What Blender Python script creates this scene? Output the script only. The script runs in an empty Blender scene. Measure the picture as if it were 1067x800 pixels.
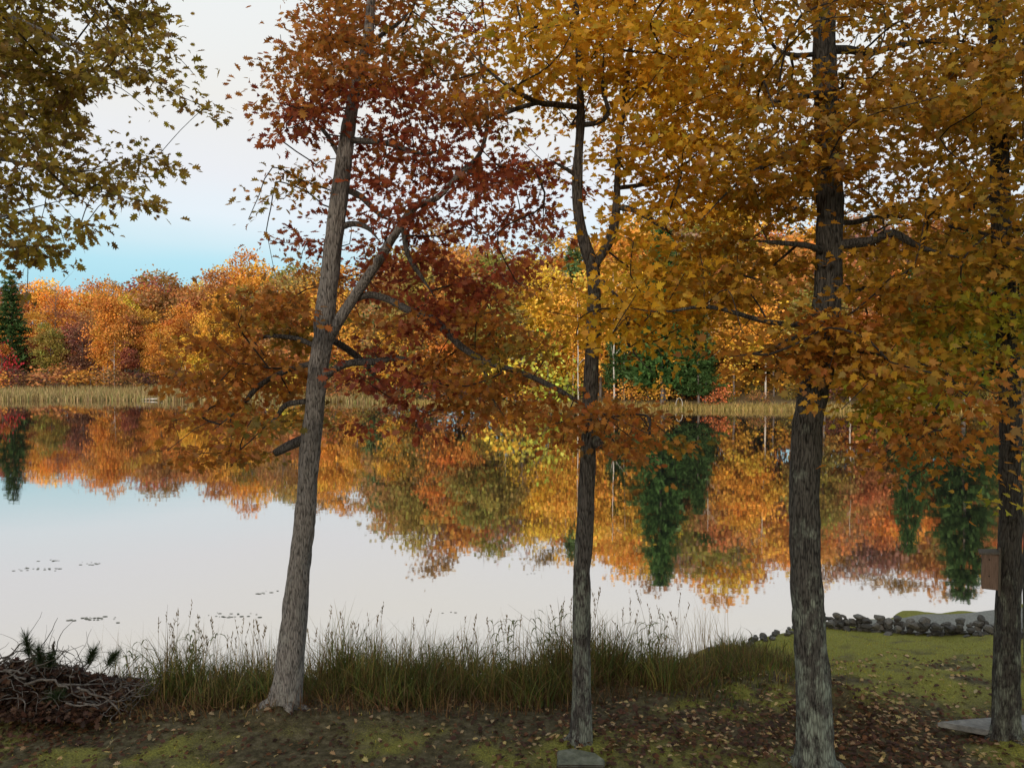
import bpy, math, random
import numpy as np
from mathutils import Vector

rng = np.random.default_rng(7)
random.seed(7)
scene = bpy.context.scene
COL = scene.collection
R = math.radians

# ------------------------------------------------------------------ camera
F = 850.0            # focal length in photo pixels (photo 1067 x 800)
HZ = 378.0           # horizon row
CZ = 5.5             # eye above the water
TH = math.atan((400 - HZ) / F)

def at(px, py, d):
    """point seen at photo pixel (px,py) whose ground distance (world Y) is d"""
    xc = (px - 533.5) / F; yc = (400 - py) / F
    dx, dy, dz = xc, math.cos(TH) + yc * math.sin(TH), -math.sin(TH) + yc * math.cos(TH)
    t = d / dy
    return np.array([dx * t, d, CZ + dz * t])

cam = bpy.data.cameras.new("camera")
camo = bpy.data.objects.new("camera", cam)
COL.objects.link(camo)
camo.location = (0, 0, CZ)
camo.rotation_euler = (R(90) - TH, 0, 0)
cam.sensor_fit = 'HORIZONTAL'; cam.sensor_width = 36.0
cam.lens = 36.0 * F / 1067.0
cam.clip_start = 0.1; cam.clip_end = 6000
scene.camera = camo

# ------------------------------------------------------------------ helpers
def srgb(r, g, b):
    f = lambda c: (c/255/12.92) if c/255 <= 0.04045 else ((c/255+0.055)/1.055)**2.4
    return (f(r), f(g), f(b))

def hash3(ix, iy, iz, seed):
    h = (ix.astype(np.int64)*374761393 + iy.astype(np.int64)*668265263 + iz.astype(np.int64)*2147483647 + seed*974711)
    h = (h ^ (h >> 13)) * 1274126177
    h = h & 0x7fffffff
    h = (h ^ (h >> 16)) & 0xffff
    return h / 65535.0

def vnoise(p, seed=0):
    p = np.asarray(p, float)
    i = np.floor(p).astype(np.int64); f = p - i
    f = f*f*(3-2*f)
    out = 0
    for a in (0, 1):
        wa = f[:, 0] if a else 1-f[:, 0]
        for b in (0, 1):
            wb = f[:, 1] if b else 1-f[:, 1]
            for c in (0, 1):
                wc = f[:, 2] if c else 1-f[:, 2]
                out = out + wa*wb*wc*hash3(i[:, 0]+a, i[:, 1]+b, i[:, 2]+c, seed)
    return out*2-1

def fbm(p, seed=0, oct=3):
    p = np.asarray(p, float); s = 0; a = 1; t = 0
    for k in range(oct):
        s = s + a*vnoise(p*(2**k), seed+k*17); t += a; a *= 0.5
    return s/t

def sstep(a, b, x):
    t = np.clip((x-a)/(b-a), 0, 1); return t*t*(3-2*t)

def mesh_np(name, V, loops, starts, totals, mat, smooth=False, cols=None):
    me = bpy.data.meshes.new(name)
    V = np.asarray(V, np.float32)
    me.vertices.add(len(V)); me.vertices.foreach_set('co', V.ravel())
    me.loops.add(len(loops)); me.loops.foreach_set('vertex_index', np.asarray(loops, np.int32))
    me.polygons.add(len(starts))
    me.polygons.foreach_set('loop_start', np.asarray(starts, np.int32))
    try: me.polygons.foreach_set('loop_total', np.asarray(totals, np.int32))
    except Exception: pass
    if smooth: me.polygons.foreach_set('use_smooth', np.ones(len(starts), bool))
    me.update(calc_edges=True)
    if cols is not None:
        a = me.color_attributes.new('Col', 'FLOAT_COLOR', 'POINT')
        c = np.ones((len(V), 4), np.float32); c[:, :3] = cols
        a.data.foreach_set('color', c.ravel())
    me.validate()
    if mat: me.materials.append(mat)
    return me

def quads(name, V, Q, mat, smooth=True, cols=None):
    Q = np.asarray(Q, np.int32)
    n, k = Q.shape
    return mesh_np(name, V, Q.ravel(), np.arange(n)*k, np.full(n, k), mat, smooth, cols)

def obj(name, me, parent=None, loc=(0, 0, 0)):
    o = bpy.data.objects.new(name, me); COL.objects.link(o)
    o.location = tuple(float(v) for v in loc)
    if parent: o.parent = parent
    return o

def tag(o, label=None, cat=None, group=None, kind=None):
    if label: o['label'] = label
    if cat: o['category'] = cat
    if group: o['group'] = group
    if kind: o['kind'] = kind
    return o

def thing(name, loc, label, cat, group=None):
    o = bpy.data.objects.new(name, None); COL.objects.link(o)
    o.location = tuple(float(v) for v in loc); o.empty_display_size = 0.2
    return tag(o, label, cat, group)

class MB:
    """collects tubes / polys into one mesh"""
    def __init__(s): s.V = []; s.L = []; s.T = []; s.C = []; s.n = 0
    def add(s, V, F, col=None):
        V = np.asarray(V, float)
        s.V.append(V)
        for f in F:
            s.L.extend([i+s.n for i in f]); s.T.append(len(f))
        if col is not None: s.C.append(np.tile(np.asarray(col, float), (len(V), 1)))
        s.n += len(V)
    def tube(s, P, rad, sides=6, cap=True, col=None):
        P = np.asarray(P, float); n = len(P)
        rad = np.asarray(rad, float)
        T = np.gradient(P, axis=0); T /= (np.linalg.norm(T, axis=1)[:, None]+1e-9)
        up = np.array([0, 0, 1.0]) if abs(T[0][2]) < 0.9 else np.array([1.0, 0, 0])
        A = np.cross(T, up); A /= (np.linalg.norm(A, axis=1)[:, None]+1e-9)
        B = np.cross(T, A)
        th = np.arange(sides)*2*math.pi/sides
        V = P[:, None, :] + rad[:, None, None]*(np.cos(th)[None, :, None]*A[:, None, :] + np.sin(th)[None, :, None]*B[:, None, :])
        Fs = []
        for i in range(n-1):
            for j in range(sides):
                k = (j+1) % sides
                Fs.append((i*sides+j, i*sides+k, (i+1)*sides+k, (i+1)*sides+j))
        if cap:
            Fs.append(tuple(range(sides))[::-1]); Fs.append(tuple((n-1)*sides+j for j in range(sides)))
        s.add(V.reshape(-1, 3), Fs, col)
    def mesh(s, name, mat, smooth=True, off=None):
        V = np.concatenate(s.V) if s.V else np.zeros((0, 3))
        if off is not None: V = V - np.asarray(off)
        st = np.concatenate([[0], np.cumsum(s.T)[:-1]]) if s.T else []
        return mesh_np(name, V, s.L, st, s.T, mat, smooth, np.concatenate(s.C) if s.C else None)

def catmull(P, step):
    P = np.asarray(P, float)
    Q = np.vstack([2*P[0]-P[1], P, 2*P[-1]-P[-2]])
    out = []
    for i in range(1, len(Q)-2):
        p0, p1, p2, p3 = Q[i-1], Q[i], Q[i+1], Q[i+2]
        n = max(2, int(np.linalg.norm((p2-p1)[:3])/step))
        for t in np.arange(n)/n:
            out.append(0.5*((2*p1)+(-p0+p2)*t+(2*p0-5*p1+4*p2-p3)*t*t+(-p0+3*p1-3*p2+p3)*t**3))
    out.append(P[-1])
    return np.array(out)

# ------------------------------------------------------------------ materials
def newmat(name):
    m = bpy.data.materials.new(name); m.use_nodes = True
    nt = m.node_tree; nt.nodes.clear()
    out = nt.nodes.new('ShaderNodeOutputMaterial')
    return m, nt, out
def N(nt, t, **kw):
    n = nt.nodes.new(t)
    for k, v in kw.items():
        if k.startswith('i_'): n.inputs[k[2:].replace('_', ' ')].default_value = v
        else: setattr(n, k, v)
    return n
def ramp(nt, stops, interp='LINEAR'):
    n = nt.nodes.new('ShaderNodeValToRGB'); cr = n.color_ramp; cr.interpolation = interp
    while len(cr.elements) < len(stops): cr.elements.new(0.5)
    for e, (p, c) in zip(cr.elements, stops):
        e.position = p; e.color = (*c, 1) if len(c) == 3 else c
    return n

def leaf_mat(name, use_obj=False, trans=0.38):
    m, nt, out = newmat(name)
    a = N(nt, 'ShaderNodeAttribute', attribute_name='Col')
    col = a.outputs['Color']
    if use_obj:
        oi = N(nt, 'ShaderNodeObjectInfo')
        mx = N(nt, 'ShaderNodeMix', data_type='RGBA', blend_type='MULTIPLY'); mx.inputs[0].default_value = 1
        nt.links.new(oi.outputs['Color'], mx.inputs[6]); nt.links.new(col, mx.inputs[7]); col = mx.outputs[2]
    d = N(nt, 'ShaderNodeBsdfDiffuse'); t = N(nt, 'ShaderNodeBsdfTranslucent')
    g = N(nt, 'ShaderNodeBsdfGlossy'); g.inputs['Roughness'].default_value = 0.5; g.inputs['Color'].default_value = (.5, .5, .5, 1)
    nt.links.new(col, d.inputs['Color']); nt.links.new(col, t.inputs['Color'])
    m1 = N(nt, 'ShaderNodeMixShader'); m1.inputs[0].default_value = trans
    nt.links.new(d.outputs[0], m1.inputs[1]); nt.links.new(t.outputs[0], m1.inputs[2])
    m2 = N(nt, 'ShaderNodeMixShader'); m2.inputs[0].default_value = 0.03
    nt.links.new(m1.outputs[0], m2.inputs[1]); nt.links.new(g.outputs[0], m2.inputs[2])
    nt.links.new(m2.outputs[0], out.inputs[0])
    return m

def bark_mat(name, dark, light, lichen, lic_lo=0.56, lic_hi=0.66, scale=1.0, low=None):
    """vertical furrows plus lichen patches (object coordinates, metres)"""
    m, nt, out = newmat(name)
    tc = N(nt, 'ShaderNodeTexCoord')
    mp = N(nt, 'ShaderNodeMapping'); mp.inputs['Scale'].default_value = (34*scale, 34*scale, 5.5*scale)
    nt.links.new(tc.outputs['Object'], mp.inputs[0])
    n1 = N(nt, 'ShaderNodeTexNoise', i_Scale=1.0, i_Detail=5.0, i_Roughness=0.62); n1.inputs['Distortion'].default_value = 0.6
    nt.links.new(mp.outputs[0], n1.inputs['Vector'])
    vo = N(nt, 'ShaderNodeTexVoronoi', i_Scale=0.8, feature='DISTANCE_TO_EDGE')
    nt.links.new(mp.outputs[0], vo.inputs['Vector'])
    vr = ramp(nt, [(0.0, (.25, .25, .25)), (0.28, (1, 1, 1))]); nt.links.new(vo.outputs['Distance'], vr.inputs[0])
    mul = N(nt, 'ShaderNodeMath', operation='MULTIPLY'); nt.links.new(vr.outputs[0], mul.inputs[0]); nt.links.new(n1.outputs[0], mul.inputs[1])
    add = N(nt, 'ShaderNodeMath', operation='ADD'); nt.links.new(mul.outputs[0], add.inputs[0]); nt.links.new(n1.outputs[0], add.inputs[1])
    cr = ramp(nt, [(0.5, dark), (0.92, light)]); nt.links.new(add.outputs[0], cr.inputs[0])
    n2 = N(nt, 'ShaderNodeTexNoise', i_Scale=7.0, i_Detail=6.0, i_Roughness=0.7)
    mp2 = N(nt, 'ShaderNodeMapping'); mp2.inputs['Scale'].default_value = (1, 1, 0.5)
    nt.links.new(tc.outputs['Object'], mp2.inputs[0]); nt.links.new(mp2.outputs[0], n2.inputs['Vector'])
    lf = n2.outputs[0]
    if low:   # lichen grows thicker on the lower trunk
        sx = N(nt, 'ShaderNodeSeparateXYZ'); nt.links.new(tc.outputs['Object'], sx.inputs[0])
        mr = N(nt, 'ShaderNodeMapRange'); mr.inputs[1].default_value = 0.0; mr.inputs[2].default_value = low
        mr.inputs[3].default_value = 0.13; mr.inputs[4].default_value = -0.07
        nt.links.new(sx.outputs[2], mr.inputs[0])
        ad = N(nt, 'ShaderNodeMath', operation='ADD'); nt.links.new(lf, ad.inputs[0]); nt.links.new(mr.outputs[0], ad.inputs[1]); lf = ad.outputs[0]
    lr = ramp(nt, [(lic_lo, (0, 0, 0)), (lic_hi, (1, 1, 1))]); nt.links.new(lf, lr.inputs[0])
    lm = N(nt, 'ShaderNodeMath', operation='MULTIPLY'); nt.links.new(lr.outputs[0], lm.inputs[0]); nt.links.new(vr.outputs[0], lm.inputs[1])
    mx = N(nt, 'ShaderNodeMix', data_type='RGBA'); nt.links.new(lm.outputs[0], mx.inputs[0]); nt.links.new(cr.outputs[0], mx.inputs[6]); mx.inputs[7].default_value = (*lichen, 1)
    b = N(nt, 'ShaderNodeBsdfPrincipled', i_Roughness=0.92); b.inputs['Specular IOR Level'].default_value = 0.15
    nt.links.new(mx.outputs[2], b.inputs['Base Color'])
    bp = N(nt, 'ShaderNodeBump', i_Strength=0.9, i_Distance=0.02); nt.links.new(add.outputs[0], bp.inputs['Height'])
    nt.links.new(bp.outputs[0], b.inputs['Normal']); nt.links.new(b.outputs[0], out.inputs[0])
    return m

def noise_mat(name, stops, scale=6.0, rough=0.9, bump=0.4, detail=5.0, dist=0.02, stretch=(1, 1, 1)):
    m, nt, out = newmat(name)
    tc = N(nt, 'ShaderNodeTexCoord'); mp = N(nt, 'ShaderNodeMapping'); mp.inputs['Scale'].default_value = stretch
    nt.links.new(tc.outputs['Object'], mp.inputs[0])
    n1 = N(nt, 'ShaderNodeTexNoise', i_Scale=scale, i_Detail=detail, i_Roughness=0.65); nt.links.new(mp.outputs[0], n1.inputs['Vector'])
    cr = ramp(nt, stops); nt.links.new(n1.outputs[0], cr.inputs[0])
    b = N(nt, 'ShaderNodeBsdfPrincipled', i_Roughness=rough); b.inputs['Specular IOR Level'].default_value = 0.2
    nt.links.new(cr.outputs[0], b.inputs['Base Color'])
    bp = N(nt, 'ShaderNodeBump', i_Strength=bump, i_Distance=dist); nt.links.new(n1.outputs[0], bp.inputs['Height'])
    nt.links.new(bp.outputs[0], b.inputs['Normal']); nt.links.new(b.outputs[0], out.inputs[0])
    return m

M_leaf = leaf_mat('autumn_leaf', False, .5); M_far = leaf_mat('far_leaf', True, 0.3)
M_grass = leaf_mat('grass_blade', False, 0.3)
M_barkA = bark_mat('oak_bark_grey', (.038, .034, .031), (.27, .25, .232), (.29, .29, .26), .60, .74, 1.7, low=6)
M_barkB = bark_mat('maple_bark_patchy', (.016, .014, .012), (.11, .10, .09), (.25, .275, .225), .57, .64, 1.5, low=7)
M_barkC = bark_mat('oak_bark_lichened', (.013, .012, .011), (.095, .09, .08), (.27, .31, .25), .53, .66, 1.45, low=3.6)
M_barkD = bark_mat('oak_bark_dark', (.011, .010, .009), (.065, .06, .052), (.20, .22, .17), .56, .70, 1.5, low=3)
M_limbA_shaded = bark_mat('oak_limb_bark_shaded', (.018, .016, .014), (.13, .12, .11), (.26, .26, .23), .62, .74, 1.7)  # darker than the oak's trunk bark: shading on the limbs put into the colour
M_twig = noise_mat('twig_bark', [(.3, (.02, .016, .013)), (.7, (.06, .05, .042))], 25)
M_fartrunk = noise_mat('far_trunk', [(.3, (.06, .05, .045)), (.7, (.2, .17, .15))], 4, stretch=(1, 1, .2))
M_birch = noise_mat('birch_bark', [(.3, (.2, .175, .15)), (.45, (.42, .39, .35)), (.8, (.56, .53, .48))], 3, stretch=(1, 1, 2))
M_stone = noise_mat('field_stone', [(.3, (.03, .029, .025)), (.55, (.095, .09, .08)), (.75, (.20, .20, .175))], 9, bump=.7)
_nt = M_stone.node_tree; _b = [q for q in _nt.nodes if q.type == 'BSDF_PRINCIPLED'][0]; _src = _b.inputs['Base Color'].links[0].from_socket
_oi = N(_nt, 'ShaderNodeObjectInfo'); _mr = N(_nt, 'ShaderNodeMapRange'); _mr.inputs[3].default_value = .6; _mr.inputs[4].default_value = 1.7
_nt.links.new(_oi.outputs['Random'], _mr.inputs[0]); _mx = N(_nt, 'ShaderNodeVectorMath', operation='SCALE'); _nt.links.new(_src, _mx.inputs[0]); _nt.links.new(_mr.outputs[0], _mx.inputs['Scale']); _nt.links.new(_mx.outputs[0], _b.inputs['Base Color'])
M_slab = noise_mat('slab_stone', [(.3, (.10, .10, .095)), (.7, (.24, .24, .225))], 8, bump=.3)
M_moss = noise_mat('mossy_stone', [(.35, (.07, .075, .06)), (.5, (.12, .13, .09)), (.7, (.19, .2, .16))], 7, bump=.5)
M_blockside = noise_mat('block_side', [(.35, (.03, .025, .02)), (.7, (.11, .09, .07))], 9, bump=.6)
M_wood = noise_mat('cedar_board', [(.3, (.10, .066, .05)), (.7, (.18, .125, .095))], 10, stretch=(6, 6, .6), bump=.2)
M_woodd = noise_mat('weathered_board', [(.3, (.05, .045, .035)), (.7, (.12, .105, .085))], 10, stretch=(6, 6, .6), bump=.2)
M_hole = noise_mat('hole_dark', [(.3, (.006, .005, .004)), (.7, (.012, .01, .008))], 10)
M_stick = noise_mat('dead_stick', [(.3, (.04, .035, .03)), (.7, (.20, .18, .16))], 14)
M_pad = noise_mat('lily_pad', [(.3, (.14, .14, .11)), (.7, (.26, .25, .2))], 5)
M_log = noise_mat('bleached_log', [(.3, (.3, .27, .23)), (.7, (.5, .47, .42))], 5)

# ------------------------------------------------------------------ terrain
SX = np.array([-400, -120, -60, -20, -6, 0, 2.6, 4.1, 5.8, 6.5, 7.6, 8.8, 10.5, 14, 40, 150, 400.])
SY = np.array([10, 10, 11, 12.6, 13.2, 13.5, 14.4, 15.6, 16.7, 17.1, 17.45, 17.7, 18.1, 18.9, 23, 30, 34.])
FX = np.array([-400, -120, -55, -30, -8, 10, 22, 45, 80, 150, 400.])
FY = np.array([116, 120, 120, 118, 106, 98, 95, 92, 90, 88, 84.])
def shore(X): return np.interp(X, SX, SY)
def farshore(X): return np.interp(X, FX, FY)

def zground(X, Y, detail=True):
    X = np.asarray(X, float); Y = np.asarray(Y, float)
    u = shore(X) - Y + (0.18*np.sin(X*2.3)+0.12*np.sin(X*5.1+1))*(Y > 9)
    L = np.interp(X, [1.5, 3.5, 6.5], [2.4, 3.6, 6.0])
    zn = np.where(u < 0, -0.9*sstep(0, 4, -u), 0.92*(0.65*sstep(0, 1, u/L)+0.35*np.clip(u/L, 0, 1)) + 0.10*sstep(0, 8, u-L))
    zn = zn + 0.4*sstep(12, 30, u)
    p = np.stack([X.ravel(), Y.ravel(), np.zeros(X.size)], 1)
    if detail:
        b = (fbm(p*0.9, 3, 3)*0.06 + fbm(p*4.0, 9, 3)*0.036).reshape(X.shape)
        zn = zn + b*sstep(0.2, 1.5, u)
        # soil mounds by the leaning tree and beside the big trunk
        for mx, my, rx, ry, h in ((-2.55, 10.35, .75, .3, .11), (-1.5, 10.3, .5, .28, .07), (4.35, 10.6, .55, .2, .30), (3.95, 10.3, .4, .3, .14), (4.95, 10.2, .45, .3, .09),
                                   (-6.4, 10.75, 1.0, .5, .42), (-3.4, 10.4, .6, .25, .08), (6.05, 9.75, .5, .35, .08), (.8, 9.65, .35, .3, .09)):
            zn = zn + h*np.exp(-((X-mx)/rx)**2-((Y-my)/ry)**2)*(1+6*b)
    v = Y - farshore(X)
    marsh = sstep(5, -14, X)
    rise = np.interp(np.clip(v, 0, 600), [0, 60, 140, 300, 600], [0, 0, 0, 0, 0])
    flat = 0.12*sstep(0, 4, v) + 0.25*sstep(4, 60, v)
    hill_r = 0.9*sstep(0, 5, v) + 8*sstep(3, 45, v) + 12*sstep(40, 400, v)
    hill_l = flat + 6*sstep(62, 130, v) + 12*sstep(120, 400, v)
    zf = np.where(v < 0, -0.9*sstep(0, 4, -v), marsh*hill_l + (1-marsh)*hill_r)
    return np.where(Y < 45, zn, zf)

def axis(segs):
    out = []
    for a, b, s in segs: out += list(np.arange(a, b, s))
    return np.array(out + [segs[-1][1]])
gx = axis([(-2500, -400, 300), (-400, -60, 20), (-60, -12, 2), (-12, 14, .11), (14, 60, 2), (60, 400, 20), (400, 2500, 300)])
gy = axis([(-400, -20, 20), (-20, 6, 1), (6, 19, .10), (19, 40, 1.5), (40, 80, 5), (80, 126, 1), (126, 260, 6), (260, 3000, 200)])
GX, GY = np.meshgrid(gx, gy)
GZ = zground(GX, GY)
# --- ground colour zones as a vertex attribute: R = moss/lawn, G = litter, B = gravel
Vg = np.stack([GX.ravel(), GY.ravel(), GZ.ravel()], 1)
pz = np.stack([GX.ravel(), GY.ravel(), np.zeros(GX.size)], 1)
ug = shore(Vg[:, 0])-Vg[:, 1]
def lawn_mask(X, Y):
    p = np.stack([X, Y, np.zeros(len(X))], 1)
    n = fbm(p*1.1, 31, 3); n2 = fbm(p*3.5, 37, 2)
    right = sstep(4.2, 5.2, X+(Y-11)*0.35)*sstep(10.1, 11.2, Y+n*0.8)   # the lawn right of the big trunk
    front = 0.75*sstep(-0.2, 0.35, n+0.45*n2)*sstep(10.4, 9.5, Y)*sstep(4.6, 2.2, X)
    strip = 0.6*sstep(0.0, .4, n2+0.4*n)*sstep(1.5, 2.5, X)*sstep(10.2, 10.7, Y)
    corner = 0.8*sstep(5.2, 5.8, X)*sstep(9.95, 9.6, Y)
    foot = 0.8*np.exp(-((X-.72)/.5)**2-((Y-9.35)/.35)**2)
    return np.clip(np.maximum.reduce([right*(0.66+0.85*n+.5*n2), front*(.5+.4*n2), strip, corner*(.7+.6*n2), foot]), 0, 1)
lm = lawn_mask(Vg[:, 0], Vg[:, 1])
colg = np.stack([lm, np.clip(0.5+fbm(pz*2.0, 41, 3), 0, 1), (Vg[:, 1] > 45)*1.0], 1)
ny, nx = GX.shape
idx = np.arange(nx*ny).reshape(ny, nx)
Qg = np.stack([idx[:-1, :-1], idx[:-1, 1:], idx[1:, 1:], idx[1:, :-1]], -1).reshape(-1, 4)

m, nt, out = newmat('ground_soil')
at_ = N(nt, 'ShaderNodeAttribute', attribute_name='Col'); sp = N(nt, 'ShaderNodeSeparateColor'); nt.links.new(at_.outputs['Color'], sp.inputs[0])
tc = N(nt, 'ShaderNodeTexCoord')
nA = N(nt, 'ShaderNodeTexNoise', i_Scale=9.0, i_Detail=6.0, i_Roughness=.7); nt.links.new(tc.outputs['Object'], nA.inputs['Vector'])
nB = N(nt, 'ShaderNodeTexNoise', i_Scale=45.0, i_Detail=4.0, i_Roughness=.7); nt.links.new(tc.outputs['Object'], nB.inputs['Vector'])
soil = ramp(nt, [(.3, (.026, .022, .012)), (.5, (.076, .064, .036)), (.72, (.16, .135, .085))]); nt.links.new(nA.outputs[0], soil.inputs[0])
lawn = ramp(nt, [(.3, (.075, .07, .02)), (.5, (.19, .19, .04)), (.75, (.30, .28, .07))]); nt.links.new(nB.outputs[0], lawn.inputs[0])
far = ramp(nt, [(.3, (.10, .07, .04)), (.7, (.22, .17, .09))]); nt.links.new(nA.outputs[0], far.inputs[0])
ad = N(nt, 'ShaderNodeMath', operation='MULTIPLY_ADD'); nt.links.new(nB.outputs[0], ad.inputs[0]); ad.inputs[1].default_value = .8; nt.links.new(sp.outputs[0], ad.inputs[2])
mr = ramp(nt, [(.42, (0, 0, 0)), (1.05, (1, 1, 1))]); nt.links.new(ad.outputs[0], mr.inputs[0])
x1 = N(nt, 'ShaderNodeMix', data_type='RGBA'); nt.links.new(mr.outputs[0], x1.inputs[0]); nt.links.new(soil.outputs[0], x1.inputs[6]); nt.links.new(lawn.outputs[0], x1.inputs[7])
x2 = N(nt, 'ShaderNodeMix', data_type='RGBA'); nt.links.new(sp.outputs[2], x2.inputs[0]); nt.links.new(x1.outputs[2], x2.inputs[6]); nt.links.new(far.outputs[0], x2.inputs[7])
b = N(nt, 'ShaderNodeBsdfPrincipled', i_Roughness=.95); b.inputs['Specular IOR Level'].default_value = .1
nt.links.new(x2.outputs[2], b.inputs['Base Color'])
bp = N(nt, 'ShaderNodeBump', i_Strength=.8, i_Distance=.03); nt.links.new(nB.outputs[0], bp.inputs['Height']); nt.links.new(bp.outputs[0], b.inputs['Normal'])
nt.links.new(b.outputs[0], out.inputs[0])
tag(obj('ground', quads('ground', Vg, Qg, m, True, colg)), 'dark soil and mossy lawn of the lake bank', 'ground', kind='structure')

# water
m, nt, out = newmat('lake_water')
tc = N(nt, 'ShaderNodeTexCoord'); mp = N(nt, 'ShaderNodeMapping'); mp.inputs['Scale'].default_value = (.35, .9, 1)
nt.links.new(tc.outputs['Object'], mp.inputs[0])
n1 = N(nt, 'ShaderNodeTexNoise', i_Scale=1.2, i_Detail=3.0); nt.links.new(mp.outputs[0], n1.inputs['Vector'])
bp = N(nt, 'ShaderNodeBump', i_Strength=.07, i_Distance=.02); nt.links.new(n1.outputs[0], bp.inputs['Height'])
g = N(nt, 'ShaderNodeBsdfGlossy'); g.inputs['Roughness'].default_value = .025; g.inputs['Color'].default_value = (.90, .868, .835, 1)
d = N(nt, 'ShaderNodeBsdfDiffuse'); d.inputs['Color'].default_value = (.05, .05, .045, 1)
nt.links.new(bp.outputs[0], g.inputs['Normal'])
lw = N(nt, 'ShaderNodeFresnel', i_IOR=4.5); nt.links.new(bp.outputs[0], lw.inputs['Normal'])
mr = N(nt, 'ShaderNodeMapRange'); mr.inputs[1].default_value = .3; mr.inputs[2].default_value = .75; mr.inputs[3].default_value = .86; mr.inputs[4].default_value = .93
nt.links.new(lw.outputs[0], mr.inputs[0])
mx = N(nt, 'ShaderNodeMixShader'); nt.links.new(mr.outputs[0], mx.inputs[0]); nt.links.new(d.outputs[0], mx.inputs[1]); nt.links.new(g.outputs[0], mx.inputs[2])
nt.links.new(mx.outputs[0], out.inputs[0])
tag(obj('water', quads('water', [(-500, 5, 0), (500, 5, 0), (500, 150, 0), (-500, 150, 0)], [(0, 1, 2, 3)], m, False)), 'still pale lake mirroring the autumn trees', 'lake', kind='structure')

# gravel drive beyond the stone row
M_gravel = noise_mat('drive_gravel', [(.3, (.10, .10, .085)), (.5, (.17, .17, .145)), (.75, (.26, .255, .225))], 22, bump=.5)
a = np.linspace(0, 1, 60); bb = np.linspace(0, 1, 22)
VV = []
for i in a:
    x = 7.1+i*13
    y0 = np.interp(x, [7.1, 8.9, 10.5, 14, 21], [16.4, 15.2, 14.5, 13.8, 13]) ; y1 = shore(x)-0.25
    for j in bb:
        y = y0+(y1-y0)*j + 0.06*math.sin(x*4+j*3); VV.append((x, y, 0))
VV = np.array(VV); VV[:, 2] = zground(VV[:, 0], VV[:, 1])+.03
I = np.arange(60*22).reshape(60, 22)
tag(obj('gravel_drive', quads('gravel_drive', VV, np.stack([I[:-1, :-1], I[1:, :-1], I[1:, 1:], I[:-1, 1:]], -1).reshape(-1, 4), M_gravel)), 'grey gravel drive reaching the water', 'drive', kind='structure')

# ------------------------------------------------------------------ leaves
def oak_leaf():
    h = [(0, 0), (.10, .10), (.13, .22), (.34, .30), (.17, .40), (.42, .60), (.18, .62), (.30, .88), (.09, .84), (0, 1.08)]
    L = h + [(-x, y) for x, y in h[-2:0:-1]]
    return np.array(L)-np.array([0, .0])
def maple_leaf():
    h = [(0, 0), (.12, .06), (.34, .06), (.26, .22), (.50, .40), (.27, .46), (.36, .66), (.14, .62), (.14, .84), (0, 1.08)]
    L = h + [(-x, y) for x, y in h[-2:0:-1]]
    return np.array(L)
def round_leaf():
    return np.array([(0, 0), (.28, .2), (.36, .5), (.2, .85), (0, 1.0), (-.2, .85), (-.36, .5), (-.28, .2)])
def clump_leaf():
    return np.array([(0, 0), (.4, .15), (.52, .55), (.15, .95), (-.3, .9), (-.5, .4)])

def leaf_cloud(name, P, D, Nn, size, cols, tmpl, mat, curl=.8, off=None, rr=rng):
    """P base points, D leaf direction, Nn leaf normal (arrays)"""
    n = len(P); k = len(tmpl)
    D = D/(np.linalg.norm(D, axis=1)[:, None]+1e-9)
    S = np.cross(D, Nn)+0; S /= (np.linalg.norm(S, axis=1)[:, None]+1e-9)
    Nn = np.cross(S, D)
    tx = tmpl[:, 0][None, :]*(0.85+0.35*rr.random(n))[:, None]; ty = tmpl[:, 1][None, :]*np.ones((n, 1))
    cz = (curl*(rr.random(n)-.2))[:, None]*(np.abs(tx)*1.2 - .8*(ty-.5)**2)
    V = P[:, None, :] + size[:, None, None]*(tx[..., None]*S[:, None, :] + ty[..., None]*D[:, None, :] + cz[..., None]*Nn[:, None, :])
    V = V.reshape(-1, 3)
    if off is not None: V = V-np.asarray(off)
    C = np.repeat(cols, k, axis=0)
    return mesh_np(name, V, np.arange(n*k), np.arange(n)*k, np.full(n, k), mat, False, C)

PAL = {   # leaf albedo (sRGB): four hues per kind
 'E': [(138, 118, 42), (152, 124, 48), (116, 90, 44), (156, 134, 44)],
 'r': [(146, 72, 44), (158, 82, 44), (126, 58, 40), (166, 100, 48)],
 'b': [(176, 114, 48), (164, 98, 44), (188, 126, 48), (146, 104, 48)],
 'o': [(160, 124, 48), (140, 114, 48), (174, 118, 46), (126, 108, 46)],
 'y': [(220, 166, 44), (228, 174, 48), (204, 146, 40), (190, 154, 46)],
 'g': [(186, 138, 44), (166, 118, 42), (196, 146, 46), (152, 124, 46)],
 'n': [(172, 120, 40), (154, 102, 38), (186, 130, 42), (150, 114, 42)],
 'd': [(180, 136, 44), (160, 118, 42), (192, 144, 46), (148, 128, 46)],
 'l': [(174, 164, 50), (152, 150, 50), (188, 166, 50), (160, 132, 46)],
 'k': [(178, 116, 44), (162, 102, 42), (190, 132, 46), (148, 110, 44)],
}
PAL = {k: np.array([srgb(*c) for c in v]) for k, v in PAL.items()}

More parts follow.
